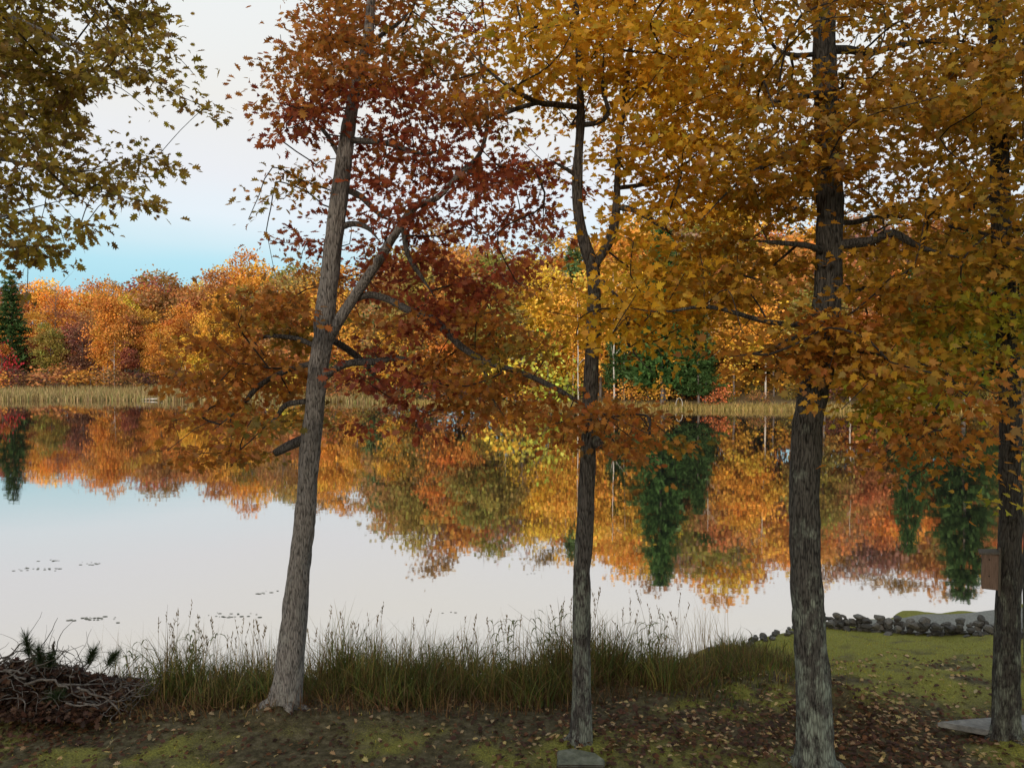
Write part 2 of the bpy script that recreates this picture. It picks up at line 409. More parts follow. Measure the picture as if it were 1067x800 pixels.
GRID = {}
ROWS = """
0 E7E6E4E5E6E4........b4b8b8b6o5o4r5y5y6y8y8y7y8y8y7y7g5g4g3n7g5g4g4g5g7d8d8
1 E7E4E3E5E7E2......b1b6b8b8b7o6o5b5y5y7y8y8y7y8y8y6y5g5g2g1n3g4g4n3g4g6d6d6
2 E8E8E7E5E6E6E2....b4b7b8b8b7b7b6o5y4y5y6y7y7y8y8y8y7g7g6g4n3g6g5g7g8g7d4d4
3 E8E8E8E1..E2E4E2..b4r7r8r8r7r7b7b7o6y4y4y6y7y7y8y8y8g7g4g4n4g7g7g8g8g8d7d7
4 E6E6E5............r4r4r3r6r5r6r5r5o4y3y3y5y5y7y8y7g6g6g6n6g8g7g6g6g7d8d8
5 E6E7E5E5E5E4......b1b3b1r3r6r6r6r6r5r5y4y2y4y6y7y7g7g8g6n6g6g5g4g3g5d6d5
6 E5E4E6E6E5E2....o2o4o5r3r4r6r6r6r7r6r7r3y2y4y6y7y7g6g8g6n6g4g3g3g5g7d6d3
7 E6E5E5E1........o1o2..r3r3r5r5r4r5r6r6r3y1y3y4y5y7g6g6g4g3g2g5g6g7d8d8d7
8 E6E4E2............r2r5r2r3r5r6r3r2r4r5r2..y3y4y5g6g7g4g3..g5g6g7d7d8d8d8
9 E2................b2b3b2r4r6r6r6r5r5r3....y4y6y7g7g7g6g4..g6g6g6d6d8d8d7
10 ................b5b6b6b3b3r5r6r7r7b4..y3y5y6y8y8g8g7g3g3..g5g5n6d7l7d8d8
11 ..............b3b6o7o7o3b4b5r5r5b6b6b2y3y3y5y8y6g3g3g3g4k6k7g7g7l8l8l8l8
12 ............b3b6b7b6b5b2r3r4r4b4b7o6o3b2......y2..k3k5k6k5k7g7g7l6l7d6d5
13 ............b5b7b7b7b5..r4r5r5b5b6b5b5b4..............g2..g6g7l7l7k6d3d3
14 ............b5b7b7o6o4..r4r3r4b5b5b5b4b6b6b6b4............g4l6l6k6k5..k2
15 ..........b2b5b5b4o3..................b2b3b6b6o4............k3k5k5k4..k3
16 ............b1................................o1............k2k3k2k2....
17 ......................................................................l3
"""
for ln in ROWS.strip().splitlines():
    r, s = ln.split(' ', 1)
    s = s.strip()
    for c in range(len(s)//2):
        t = s[2*c:2*c+2]
        if t != '..': GRID[(int(r), c)] = (t[0], int(t[1]))
for r in (-1, -2, -3, -4):         # the crowns go on above the frame
    for c in range(36):
        if (0, c) in GRID: k, dn = GRID[(0, c)]; GRID[(r, c)] = (k, max(3, min(6, dn)-(1 if r < -2 else 0)))
    for c in range(-7, 0): GRID[(r, c)] = ('E', 5)
for r in range(0, 10):
    for c in range(-7, 0): GRID[(r, c)] = ('E', 5 if r < 8 else 2)
    for c in range(36, 41): GRID[(r, c)] = ('d', 5)
TREE_OF = {'E': 'E', 'r': 'A', 'b': 'A', 'o': 'A', 'y': 'B', 'g': 'C', 'n': 'C', 'k': 'C', 'd': 'D', 'l': 'D'}
DEPTH = {'A': 10.6, 'B': 9.6, 'C': 9.05, 'D': 9.75, 'E': 10.6}

def trunk_mesh(name, pts, d, mat, base, sides=36, flare=True, amp=.035, seed=0, step=.05):
    """pts: (px,py,width px[,depth offset])"""
    A = []
    for p in pts:
        dd = d+(p[3] if len(p) > 3 else 0)
        q = at(p[0], p[1], dd); A.append([*q, p[2]*.91*dd/F/2])
    A = catmull(A, step)
    if not flare and pts[-1][2] < 7:      # limbs run out thin
        A[:, 3] *= 1-.72*sstep(.55, 1.0, np.linspace(0, 1, len(A)))
    P = A[:, :3]; rad = np.maximum(A[:, 3], .004)
    n = len(P)
    T = np.gradient(P, axis=0); T /= np.linalg.norm(T, axis=1)[:, None]
    if abs(T[0][2]) > .7: X = np.array([1., 0, 0])
    else: X = np.array([0, 0, 1.])
    Aa = X[None]-T*(T@X)[:, None]; Aa /= np.linalg.norm(Aa, axis=1)[:, None]; B = np.cross(T, Aa)
    th = np.arange(sides)*2*math.pi/sides
    s = np.concatenate([[0], np.cumsum(np.linalg.norm(np.diff(P, axis=0), axis=1))])
    TH_, S_ = np.meshgrid(th, s)
    RR = rad[:, None]*np.ones_like(TH_)
    k = np.maximum(rad[:, None], .03)
    pn = np.stack([(np.cos(TH_)*k*22).ravel(), (np.sin(TH_)*k*22).ravel(), (S_*3.2).ravel()], 1)
    ridge = fbm(pn, seed+5, 3).reshape(TH_.shape)
    pl = np.stack([(np.cos(TH_)*1.3).ravel(), (np.sin(TH_)*1.3).ravel(), (S_*1.4).ravel()], 1)
    lump = fbm(pl, seed+11, 2).reshape(TH_.shape)
    RR = RR*(1+lump*.09) + np.minimum(RR*.25, amp)*ridge*.8
    if flare:
        fl = np.exp(-S_/.22)
        RR = RR*(1+fl*(.16*np.cos(TH_*4+seed)+.12*np.cos(TH_*7+1.3*seed)+.10))
    V = P[:, None, :]+RR[..., None]*(np.cos(TH_)[..., None]*Aa[:, None, :]+np.sin(TH_)[..., None]*B[:, None, :])
    V = V.reshape(-1, 3)-np.asarray(base)
    I = np.arange(n*sides).reshape(n, sides); J = np.roll(I, -1, 1)
    Q = np.stack([I[:-1], J[:-1], J[1:], I[1:]], -1).reshape(-1, 4)
    L = list(Q.ravel()); st = list(np.arange(len(Q))*4); tt = [4]*len(Q)
    st.append(len(L)); tt.append(sides); L += [int(v) for v in I[-1]]
    return mesh_np(name, V, L, st, tt, mat, True), P, rad

def build_tree(key, name, label, trunk, limbs, mat, tmpl, lsize, base_px, hang=.4, thick=1.0, nleaf=15):
    d = DEPTH[key]
    bx = at(base_px[0], base_px[1], d)
    base = np.array([bx[0], bx[1], float(zground(np.array([bx[0]]), np.array([bx[1]]))[0])])
    root = thing(name, base, label, 'tree')
    nodes = []
    me, P, rad = trunk_mesh('trunk', trunk, d, mat, base, seed=ord(key))
    obj('trunk', me, root)
    rgr = np.random.default_rng(ord(key)*7); r0 = float(rad[2])
    for q in range(6):
        a = q*1.047+rgr.uniform(-.35, .35); L = r0*rgr.uniform(.9, 1.7); cx, cy = P[2][0], P[2][1]; tt = np.linspace(0, 1, 7)
        wob = rgr.normal(0, .06)*np.sin(tt*3)
        rx = cx+(np.cos(a)*(r0*.55+L*tt)-np.sin(a)*wob); ry = cy+(np.sin(a)*(r0*.55+L*tt)+np.cos(a)*wob)
        rz = zground(rx, ry)+r0*.42*(1-tt)**2.2-.03*tt-.035
        mb = MB(); M = catmull(np.stack([rx, ry, rz, r0*.33*(1-.7*tt)], 1), .03); mb.tube(M[:, :3], M[:, 3]*(1+.12*np.sin(np.arange(len(M))*1.7)), 9)
        obj('root', mb.mesh('root', mat, True, base), root)
    up = P[:, 2] > 4.2
    nodes += list(P[up][::4])
    for i, lb in enumerate(limbs):
        me, P, rad = trunk_mesh('limb', lb, d, M_limbA_shaded if (key == 'A' and i > 0) else mat, base, sides=16, flare=False, amp=.012, seed=ord(key)+i*3, step=.06)
        obj('limb', me, root)
        nodes += list(P[2::3])
    # attraction points
    rg = np.random.default_rng(ord(key))
    att = []; kinds = []
    for (r, c), (k, dn) in GRID.items():
        if TREE_OF[k] != key: continue
        na = dn*.42; na = int(na)+(rg.random() < na-int(na))
        na = max(1, na)
        for _ in range(na):
            px = (c+rg.random())*30; py = (r+(rg.random() if key in 'EA' else (rg.integers(2)+.5*rg.random()+.25+.3*math.sin(c*1.3+ord(key)))/2))*30
            dd = d+float(np.clip(rg.normal(.15, 1.05), -1.9, 2.4))
            if k == 'k' and c in (27, 28, 29): dd = d-rg.uniform(.35, 1.1)
            elif c == 28 and k == 'n': dd = d-rg.uniform(.3, 1.2)
            behind = (key == 'C' and 6 <= r <= 10 and abs(px-864) < 46) or (key == 'A' and r >= 4 and abs(px-np.interp(py, [130, 400, 480], [364, 330, 322])) < 38) or (key == 'B' and 3 <= r <= 9 and abs(px-605) < 34) or (key == 'D' and r in (2, 5, 6, 7) and abs(px-1042) < 32)
            if behind: dd = d+.25+abs(rg.normal(0, .9))
            if key == 'B' and r >= 10 and c in (19, 20): dd = d-rg.uniform(.3, .9)
            att.append(at(px, py, dd)); kinds.append((k, 1.12*dn*(dn/6.5)**1.1*(1.3 if key == 'A' and r >= 9 else 1)/na))
    att = np.array(att)
    if len(att) == 0: return root
    # greedy branching: every spray joins the closest growing point
    nd = np.array(nodes); plen = [0.0]*len(nd); par = [-1]*len(nd)
    n0 = len(nd)
    pos = list(nd)
    left = np.ones(len(att), bool)
    ptop = np.array(pos)
    D0 = np.linalg.norm(att[:, None, :]-ptop[None], axis=2)
    # prefer to attach to points nearer the trunk axis and below the spray
    best = D0.argmin(1); cost = D0.min(1)
    attpt = [None]*len(att)
    order = []
    while left.any():
        c2 = np.where(left, cost, 1e9); i = int(c2.argmin()); left[i] = False
        p0 = pos[best[i]]; p1 = att[i]; seg = p1-p0; L = np.linalg.norm(seg)
        k = max(1, int(L/.35)); prev = best[i]
        perp = rg.normal(0, 1, 3); perp -= seg*(perp@seg)/(L*L+1e-9)
        for q in range(1, k+1):
            t = q/k
            pt = p0+seg*t+perp*.10*L*math.sin(math.pi*t)*.5+np.array([0, 0, .10*L*math.sin(math.pi*t)])
            pos.append(pt); par.append(prev); plen.append(plen[prev]+L/k); prev = len(pos)-1
            dn = np.linalg.norm(att-pt, axis=1)+.22*plen[prev]
            upd = dn < cost; best = np.where(upd, prev, best); cost = np.where(upd, dn, cost)
        attpt[i] = prev
    pos = np.array(pos); par = np.array(par)
    cnt = np.zeros(len(pos))
    for i in attpt: cnt[i] += 1
    for i in range(len(pos)-1, n0-1, -1): cnt[par[i]] += cnt[i]
    rad = .0042*thick*np.maximum(cnt, 1)**.5
    rad = np.minimum(rad, .05)
    mb = MB()
    ch = {}
    for i in range(n0, len(pos)): ch.setdefault(par[i], []).append(i)
    done = np.zeros(len(pos), bool)
    for i in range(n0, len(pos)):
        if done[i]: continue
        chain = [par[i], i]; done[i] = True; j = i
        while j in ch:
            nx_ = [q for q in ch[j] if not done[q]]
            if not nx_: break
            j = max(nx_, key=lambda q: cnt[q]); done[j] = True; chain.append(j)
        pp = pos[chain]; rr = rad[chain].copy(); rr[0] = rr[1]*1.15
        if len(pp) >= 3:
            M = catmull(np.hstack([pp, rr[:, None]]), .15); pp = M[:, :3]; rr = np.abs(M[:, 3])
        mb.tube(pp, rr, 5, cap=False)
    obj('twigs', mb.mesh('twigs', M_twig, True, base), root)
    # leaves
    LP = []; LD = []; LN = []; LS = []; LC = []
    for i in range(len(att)):
        k, w = kinds[i]
        n = int(nleaf*w*rg.uniform(.7, 1.3))
        j = attpt[i]
        a0 = pos[j]; a1 = pos[par[j]] if par[j] >= 0 else a0-np.array([0, 0, .2])
        dirn = a0-a1; dirn /= (np.linalg.norm(dirn)+1e-9)
        tilt = rg.normal(0, .25, 2)
        o = rg.normal(0, 1, (n, 3))*(np.array([.16, .16, .06]) if key in 'EA' else np.array([.25, .25, .048]))
        o[:, 2] += o[:, 0]*tilt[0]+o[:, 1]*tilt[1]
        p = a0+o
        LP.append(p)
        dd = o*np.array([1, 1, .6])+dirn*.12+rg.normal(0, .12, (n, 3)); dd[:, 2] -= hang*rg.random(n)*.35
        LD.append(dd)
        LN.append(rg.normal(0, .62, (n, 3))+np.array([0, -.42, .68]))
        LS.append(lsize*rg.uniform(.5, 1.32, n))
        pal = PAL[k]; wgt = rg.dirichlet([2.0, 1.6, 1.4, 1.0])
        base_c = pal[rg.choice(4, n, p=.6*wgt+.1)]
        base_c = base_c*rg.uniform(.72, 1.28, (n, 1))*rg.uniform(.9, 1.1, (n, 3))
        LC.append(base_c)
    P = np.concatenate(LP)
    me = leaf_cloud('crown', P, np.concatenate(LD), np.concatenate(LN), np.concatenate(LS), np.clip(np.concatenate(LC), 0, .9), tmpl, M_leaf, off=base, rr=rg)
    obj('crown', me, root)
    print(key, 'attractors', len(att), 'leaves', len(P))
    return root

A_tr = [(293, 752, 47), (296, 738, 41), (301, 700, 33), (307, 640, 28), (311, 600, 26), (318, 540, 24), (322, 480, 22), (330, 400, 22.5), (337, 345, 23), (344, 280, 20), (351, 225, 20), (364, 130, 15.5), (371, 90, 13.5), (383, 40, 11), (387, 0, 9), (394, -60, 7), (400, -120, 4)]
A_lb = [
 [(333, 376, 13), (346, 346, 14), (362, 320, 12.5), (390, 278, 11, -.2), (412, 244, 9.5, -.3), (432, 216, 8.5, -.4), (456, 206, 7.5, -.5), (484, 178, 7, -.6), (516, 171, 5.5, -.7), (540, 178, 4.5, -.8), (562, 172, 3.5, -.9)],
 [(369, 312, 7), (385, 307, 8, -.05), (405, 312, 8.5, -.1), (425, 323, 9, -.2), (448, 331, 9, -.3), (466, 346, 9, -.4), (482, 362, 8, -.5), (510, 378, 7, -.6), (545, 389, 6, -.8), (580, 405, 7, -.9), (612, 424, 5.5, -1), (650, 440, 4, -1), (682, 455, 3, -1)],
 [(336, 394, 11), (350, 384, 9), (366, 378, 8.5, .1), (392, 377, 8, .15), (412, 373, 7.5, .2), (436, 379, 6.5, .3), (460, 386, 5, .4)],
 [(340, 352, 8), (356, 360, 8, .3), (375, 374, 7, .6), (396, 396, 5, .9), (420, 410, 3, 1.1)],
 [(327, 378, 7), (300, 386, 6, .1), (270, 402, 6, .2), (250, 425, 5, .3), (222, 448, 3.5, .4)],
 [(332, 362, 6), (305, 352, 5, .2), (272, 352, 4, .4), (246, 374, 3, .6)],
 [(318, 418, 7), (298, 422, 6), (287, 436, 5), (276, 444, 3)],
 [(322, 456, 12), (306, 462, 11), (294, 468, 10), (286, 472, 8)],
 [(352, 238, 8), (368, 233, 7), (384, 238, 6, -.1), (396, 252, 5, -.2)],
 [(358, 196, 8), (376, 205, 7, .1), (396, 224, 6, .2), (412, 232, 4, .3)],
 [(362, 146, 7), (380, 147, 7, -.2), (405, 150, 6, -.4), (440, 160, 5, -.6), (470, 152, 4, -.7)],
 [(372, 70, 6), (392, 42, 5, .3), (420, 20, 4, .5), (440, -10, 3, .7)],
 [(358, 170, 6), (340, 140, 5, .2), (318, 118, 4, .4), (290, 100, 3, .6)],
 [(482, 178, 6, -.5), (500, 160, 5, -.5), (508, 120, 4, -.5), (500, 60, 3, -.4), (490, 10, 2.5, -.3)],
 [(420, 235, 7, -.3), (425, 265, 6, -.3), (440, 290, 5, -.3), (455, 312, 3, -.3)],
 [(500, 372, 5, -.6), (508, 395, 4.5, -.6), (518, 428, 3, -.6)],
]
B_tr = [(604, 784, 34), (605, 768, 27), (606, 740, 23), (606, 700, 21), (606, 650, 20), (607, 600, 19), (611, 520, 19), (613, 460, 18), (615, 412, 16.5), (618, 350, 16), (619, 300, 16), (617, 278, 16), (608, 250, 13.5), (602, 215, 11.5), (602, 180, 11), (605, 120, 9), (603, 60, 7), (600, 0, 6), (598, -60, 5), (600, -120, 3)]
B_lb = [
 [(616, 284, 13), (625, 268, 11), (635, 250, 11, .1), (641, 228, 10, .1), (643, 190, 7.5, .1), (645, 150, 6.5, .1), (650, 110, 5.5, .1), (656, 60, 6, .1), (662, 0, 5, .1), (668, -70, 3, .1)],
 [(604, 112, 7), (580, 109, 7, -.2), (560, 107, 6, -.3), (530, 90, 5, -.5), (505, 70, 4, -.6), (482, 44, 3, -.7)],
 [(562, 107, 5, -.3), (540, 113, 5, -.2), (515, 124, 4, -.1), (495, 138, 3, 0)],
 [(643, 216, 7, .1), (658, 218, 6.5, 0), (674, 226, 6, -.1), (702, 246, 4, -.2)],
 [(644, 196, 5, .1), (670, 192, 5, .3), (705, 178, 4, .5), (742, 145, 3, .7)],
 [(602, 184, 5), (590, 176, 4, -.1), (572, 166, 3, -.2)],
 [(627, 292, 6), (632, 300, 5, -.1), (645, 312, 5, -.2), (655, 334, 4.5, -.3), (652, 352, 4, -.3), (664, 372, 3, -.3), (682, 390, 2, -.3)],
 [(606, 130, 6), (622, 128, 5.5, -.1), (634, 118, 5, -.2), (628, 90, 4, -.2), (630, 40, 3, -.2)],
 [(650, 110, 5, .1), (680, 75, 4, .2), (720, 50, 3.5, .4), (760, 30, 3, .6)],
 [(620, 460, 14), (626, 464, 10, -.08), (628, 468, 4, -.12)],
]
C_tr = [(850, 818, 58), (850, 800, 49), (849, 775, 42), (847, 700, 37), (841, 620, 34.5), (838, 560, 34), (838, 500, 34), (841, 450, 34), (847, 415, 34), (854, 375, 33), (860, 340, 31), (863, 270, 29), (865, 200, 28), (862, 120, 27), (859, 60, 25), (859, 0, 24), (861, -60, 20), (865, -130, 14)]
C_lb = [
 [(866, 256, 12), (885, 254, 11, -.1), (908, 251, 10, -.2), (930, 243, 9, -.3), (960, 258, 7, -.4), (1006, 270, 5, -.5)],
 [(862, 264, 9), (845, 257, 7, -.2), (826, 254, 6, -.3), (800, 252, 5, -.4), (770, 250, 3, -.5)],
 [(866, 52, 10), (885, 52, 9, .2), (908, 55, 8, .3), (940, 47, 6, .5), (990, 42, 5, .7), (1030, 50, 3, .9)],
 [(862, 98, 8), (840, 100, 7, -.3), (805, 106, 5, -.5), (770, 116, 4, -.7)],
 [(852, 372, 9), (880, 365, 8, -.3), (905, 366, 6, -.4), (940, 374, 5, -.5), (984, 386, 3, -.6)],
 [(858, 350, 8), (830, 352, 6, -.4), (795, 366, 4, -.7), (760, 372, 3, -.9)],
 [(860, 300, 9, .2), (900, 302, 9, .5), (940, 303, 9, .7), (970, 316, 8, .7), (993, 336, 6, .6)],
 [(860, 55, 6), (830, 58, 5, .1), (808, 50, 4, .2), (796, 26, 3, .2), (785, 0, 2, .2)],
 [(864, 230, 7), (888, 232, 6, .2), (915, 226, 5, .4), (950, 228, 4, .6), (990, 246, 3, .7)],
 [(860, 340, 7, -.1), (800, 335, 6, -.5), (740, 320, 5, -.7), (690, 325, 4, -.8), (650, 320, 3, -.8)],
 [(862, 140, 7), (820, 160, 6, -.5), (770, 190, 5, -.8), (730, 230, 4, -1)],
]
D_tr = [(1048, 784, 44), (1048, 768, 35), (1049, 740, 29), (1050, 660, 26), (1052, 590, 24.5), (1053, 500, 23), (1052, 400, 22), (1048, 330, 21), (1044, 250, 20), (1042, 190, 19.5), (1041, 100, 19), (1039, 50, 17.5), (1037, 0, 15), (1037, -60, 12), (1039, -120, 8)]
D_lb = [
 [(1042, 60, 7), (1010, 50, 6, .2), (975, 45, 5, .3), (930, 48, 4, .4)],
 [(1042, 120, 7), (1070, 90, 6, .2), (1110, 60, 5, .4), (1150, 50, 3, .6)],
 [(1046, 300, 8), (1020, 320, 7, .2), (990, 335, 6, .4), (950, 350, 4, .5)],
 [(1050, 380, 7), (1020, 395, 6, .3), (990, 420, 5, .5), (950, 450, 4, .6), (915, 478, 3, .7)],
 [(1044, 200, 6), (1015, 215, 5, -.2), (985, 235, 4, -.4)],
 [(1052, 545, 4), (1058, 540, 3, -.16), (1064, 537, 2, -.2)],
 [(1046, 240, 7), (1080, 235, 6, .2), (1120, 225, 4, .3)],
]
E_tr = [(-205, 765, 66), (-205, 740, 50), (-203, 650, 42), (-198, 540, 40), (-195, 400, 38), (-190, 300, 36), (-186, 200, 32), (-185, 100, 28), (-180, 0, 24), (-176, -80, 18), (-172, -130, 12)]
E_lb = [
 [(-188, 60, 14), (-120, 20, 12, -.2), (-50, 8, 9, -.3), (0, 14, 7, -.4), (24, 24, 6, -.5), (52, 36, 5, -.5), (84, 56, 4, -.6), (140, 72, 3, -.7), (178, 96, 2, -.7)],
 [(-190, 220, 13), (-120, 180, 11, .1), (-60, 165, 8, .2), (0, 166, 5, .2), (40, 174, 4.5, .2), (80, 179, 4, .2), (130, 172, 2.5, .2)],
 [(-190, 260, 12), (-120, 250, 9, -.3), (-60, 236, 7, -.5), (0, 226, 5, -.6), (40, 215, 3, -.7), (80, 205, 2, -.7)],
 [(-186, 160, 11), (-120, 120, 9, .4), (-60, 112, 7, .5), (0, 120, 5, .6), (30, 105, 3, .6), (80, 100, 2, .6)],
]
build_tree('A', 'oak_tree', 'leaning grey oak with rusty red leaves, left of the forked maple', A_tr, A_lb, M_barkA, oak_leaf(), .096, (293, 748), nleaf=27)
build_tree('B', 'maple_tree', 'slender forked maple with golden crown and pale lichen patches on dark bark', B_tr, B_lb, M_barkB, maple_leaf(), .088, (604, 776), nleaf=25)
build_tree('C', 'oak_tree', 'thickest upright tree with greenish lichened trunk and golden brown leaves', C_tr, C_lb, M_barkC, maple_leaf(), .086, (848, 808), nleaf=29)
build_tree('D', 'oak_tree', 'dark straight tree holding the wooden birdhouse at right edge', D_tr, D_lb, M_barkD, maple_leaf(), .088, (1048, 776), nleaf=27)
build_tree('E', 'oak_tree', 'olive brown oak reaching in from the left edge, pointed leaves against pale sky', E_tr, E_lb, M_barkA, oak_leaf(), .105, (-205, 760), nleaf=27)

# ------------------------------------------------------------------ far forest
def far_crown(seed, h=10., w=7., kind='broad', n=3600, ls=.29):
    rg = np.random.default_rng(seed)
    P = []; D = []; Nn = []; S = []; C = []
    if kind == 'pine':
        z = h*.06; 
        while z < h:
            t = z/h; rr = w/2*(1-t)**.75*rg.uniform(.75, 1.15)+.15
            nb = rg.integers(5, 8); a0 = rg.random()*6.28
            for b_ in range(nb):
                a = a0+b_*6.28/nb+rg.normal(0, .2); L = rr*rg.uniform(.65, 1.15)
                m_ = int(14+L*30); s_ = rg.random(m_)**.7
                dz = -.18*L*s_+.28*L*s_**2
                q = np.stack([np.cos(a)*L*s_, np.sin(a)*L*s_, z+dz], 1)+rg.normal(0, 1, (m_, 3))*np.array([.22, .22, .10])*(0.5+.5*s_[:, None])
                P.append(q); dd = np.tile([math.cos(a), math.sin(a), .15], (m_, 1))+rg.normal(0, .5, (m_, 3)); D.append(dd)
                Nn.append(rg.normal(0, .4, (m_, 3))+np.array([0, 0, 1])); S.append(rg.uniform(.3, .7, m_)); 
                C.append(np.ones((m_, 3))*rg.uniform(.7, 1.2)*rg.uniform(.8, 1.2, (m_, 1)))
            z += rg.uniform(.45, .8)
        tm = np.array([(0, 0), (.16, .3), (.1, 1.), (-.1, 1.), (-.16, .3)])
    else:
        nc = int(rg.integers(38, 60)) if kind != 'bare' else 26
        cs = []
        lean = rg.normal(0, .06, 2)
        for i in range(nc):
            while True:
                q = rg.uniform(-1, 1, 3)
                rr = np.linalg.norm(q)
                if rr < 1 and rr > .45: break
            f = 1-.35*max(0, -q[2])-.25*max(0, q[2])
            c = np.array([q[0]*w/2*f, q[1]*w/2*f, h*.52+q[2]*h*.5]); c = (c-[0, 0, h*.5])*rg.uniform(.72, 1.22)+[0, 0, h*.5]; c[:2] += lean*c[2]
            cs.append(c)
        m_ = max(6, int(n/nc))
        for c in cs:
            sz = rg.uniform(.6, 1.25)*w/7.
            mm = int(m_*sz*sz*rg.uniform(.7, 1.2))
            o = rg.normal(0, 1, (mm, 3))*np.array([.85, .85, .38])*sz
            tl = rg.normal(0, .2, 2); o[:, 2] += o[:, 0]*tl[0]+o[:, 1]*tl[1]-.12*(o[:, 0]**2+o[:, 1]**2)
            P.append(c+o); D.append(o+rg.normal(0, .5, (mm, 3))); Nn.append(rg.normal(0, .7, (mm, 3))+np.array([0, 0, .6]))
            S.append(ls*rg.uniform(.55, 1.25, mm))
            j = rg.uniform(.85, 1.15, 3)*rg.uniform(.8, 1.2)
            C.append(j[None]*rg.uniform(.75, 1.25, (mm, 1))*rg.uniform(.88, 1.12, (mm, 3)))
        tm = clump_leaf()
    return leaf_cloud('crown', np.concatenate(P), np.concatenate(D), np.concatenate(Nn), np.concatenate(S), np.concatenate(C), tm, M_far, rr=rg)

def far_trunk(seed, h, kind, mat, crown_w):
    rg = np.random.default_rng(seed); mb = MB()
    r0 = {'broad': .17, 'pine': .22, 'birch': .11, 'bare': .14, 'shrub': .05}[kind]
    z = np.linspace(-1.0, h, 9); wob = np.cumsum(rg.normal(0, .07, (9, 2)), 0)
    P = np.stack([wob[:, 0], wob[:, 1], z], 1)
    mb.tube(P, r0*(1-np.clip(z/h, 0, 1)*.8), 7)
    nb = {'broad': 9, 'pine': 0, 'birch': 7, 'bare': 22, 'shrub': 5}[kind]
    for i in range(nb):
        t = rg.uniform(.3, .9); a = rg.random()*6.28
        p0 = np.array([np.interp(t*h, z, P[:, 0]), np.interp(t*h, z, P[:, 1]), t*h])
        L = crown_w/2*rg.uniform(.5, .95); e = rg.uniform(.5, 1.2)
        q = np.array([p0+np.array([math.cos(a)*L*s, math.sin(a)*L*s, e*L*(s**.8)]) for s in (0, .35, .7, 1)])
        mb.tube(q, r0*np.array([.4, .3, .2, .08])*(1.2-t*.6), 5, cap=False)
    return mb.mesh('trunk', mat)

SPEC = {}
for i in range(9):   # broad crowns of unit size: crown 10 m x 7 m sits on a 14 m trunk
    SPEC[('broad', i)] = (far_crown(100+i, 11.5, rng.uniform(6.2, 8), 'broad', 8600), far_trunk(200+i, 13.5, 'broad', M_fartrunk, 7), 2.8)
for i in range(4):
    SPEC[('pine', i)] = (far_crown(300+i, 15, rng.uniform(5.5, 7.5), 'pine'), far_trunk(320+i, 15.5, 'pine', M_fartrunk, 6), 1.2)
for i in range(4):
    SPEC[('birch', i)] = (far_crown(400+i, 7, 4, 'broad', 2000, .24), far_trunk(420+i, 13.5, 'birch', M_birch, 4), 7.2)
for i in range(3):
    SPEC[('bare', i)] = (far_crown(500+i, 9, 6, 'bare', 900, .22), far_trunk(520+i, 13, 'bare', M_fartrunk, 6), 4.5)
for i in range(5):
    SPEC[('shrub', i)] = (far_crown(600+i, 3.2, 3.4, 'broad', 2800, .2), far_trunk(620+i, 2.6, 'shrub', M_fartrunk, 3), .0)
UNIT_H = {'broad': 14.4, 'pine': 16.2, 'birch': 14.2, 'bare': 13.5, 'shrub': 3.3}
NAMES = {'broad': 'broadleaf_tree', 'pine': 'pine_tree', 'birch': 'birch_tree', 'bare': 'bare_tree', 'shrub': 'shrub'}
HUE = {  # name -> albedo (sRGB)
 'orange': (214, 148, 68), 'golden': (220, 168, 68), 'yellow': (226, 188, 70), 'rust red': (166, 102, 76), 'maroon': (124, 80, 68), 'tan brown': (166, 124, 74),
 'olive': (146, 132, 64), 'yellow green': (176, 176, 72), 'dark green': (74, 102, 54), 'grey brown': (142, 116, 92), 'red orange': (208, 122, 76), 'copper': (190, 132, 76), 'crimson': (160, 44, 50), 'green': (106, 130, 84)}

def zone(px):
    return ('by the left edge' if px < 70 else 'left of the leaning oak' if px < 300 else 'between leaning oak and forked maple' if px < 605
            else 'between forked maple and thickest trunk' if px < 845 else 'right of the thickest trunk')
nfar = [0]
def far_tree(kind, px, d, top, hue, wscale=1.0, label=None, z0=None):
    d = max(d, float(farshore((px-533)/F*d))+1.6)
    p = at(px, top, d)
    zb = float(zground(np.array([p[0]]), np.array([d]))[0])
    H = p[2]-zb
    s = H/UNIT_H[kind]
    keys = [k for k in SPEC if k[0] == kind]
    ck, tk, cz = SPEC[keys[rng.integers(len(keys))]]
    where = 'on far shore' if kind != 'shrub' else 'at far waterline'
    if label is None:
        word = {'broad': f'{hue} autumn tree', 'pine': f'{hue} pine', 'birch': f'slim pale birch with {hue} leaves', 'bare': f'nearly leafless {hue} tree', 'shrub': f'low {hue} bush'}[kind]
        label = f'{word} {where}, {zone(px)}'
    root = thing(NAMES[kind], (p[0], d, zb), label, 'bush' if kind == 'shrub' else 'tree', 'bushes along the far shore' if kind == 'shrub' else 'trees along the far shore')
    ws = s*wscale*rng.uniform(.9, 1.15)
    root.rotation_euler = (0, 0, rng.uniform(0, 6.28))
    t = obj('trunk', tk, root); t.scale = (s**.8*(1 if kind != 'birch' else 1), s**.8, s)
    c = obj('crown', ck, root, (0, 0, cz*s)); c.scale = (ws, ws, s)
    f = rng.uniform(.88, 1.1)
    col = srgb(*HUE[hue]); c.color = (min(1, col[0]*f), min(1, col[1]*f*rng.uniform(.92, 1.08)), col[2]*f, 1)
    nfar[0] += 1
    return root

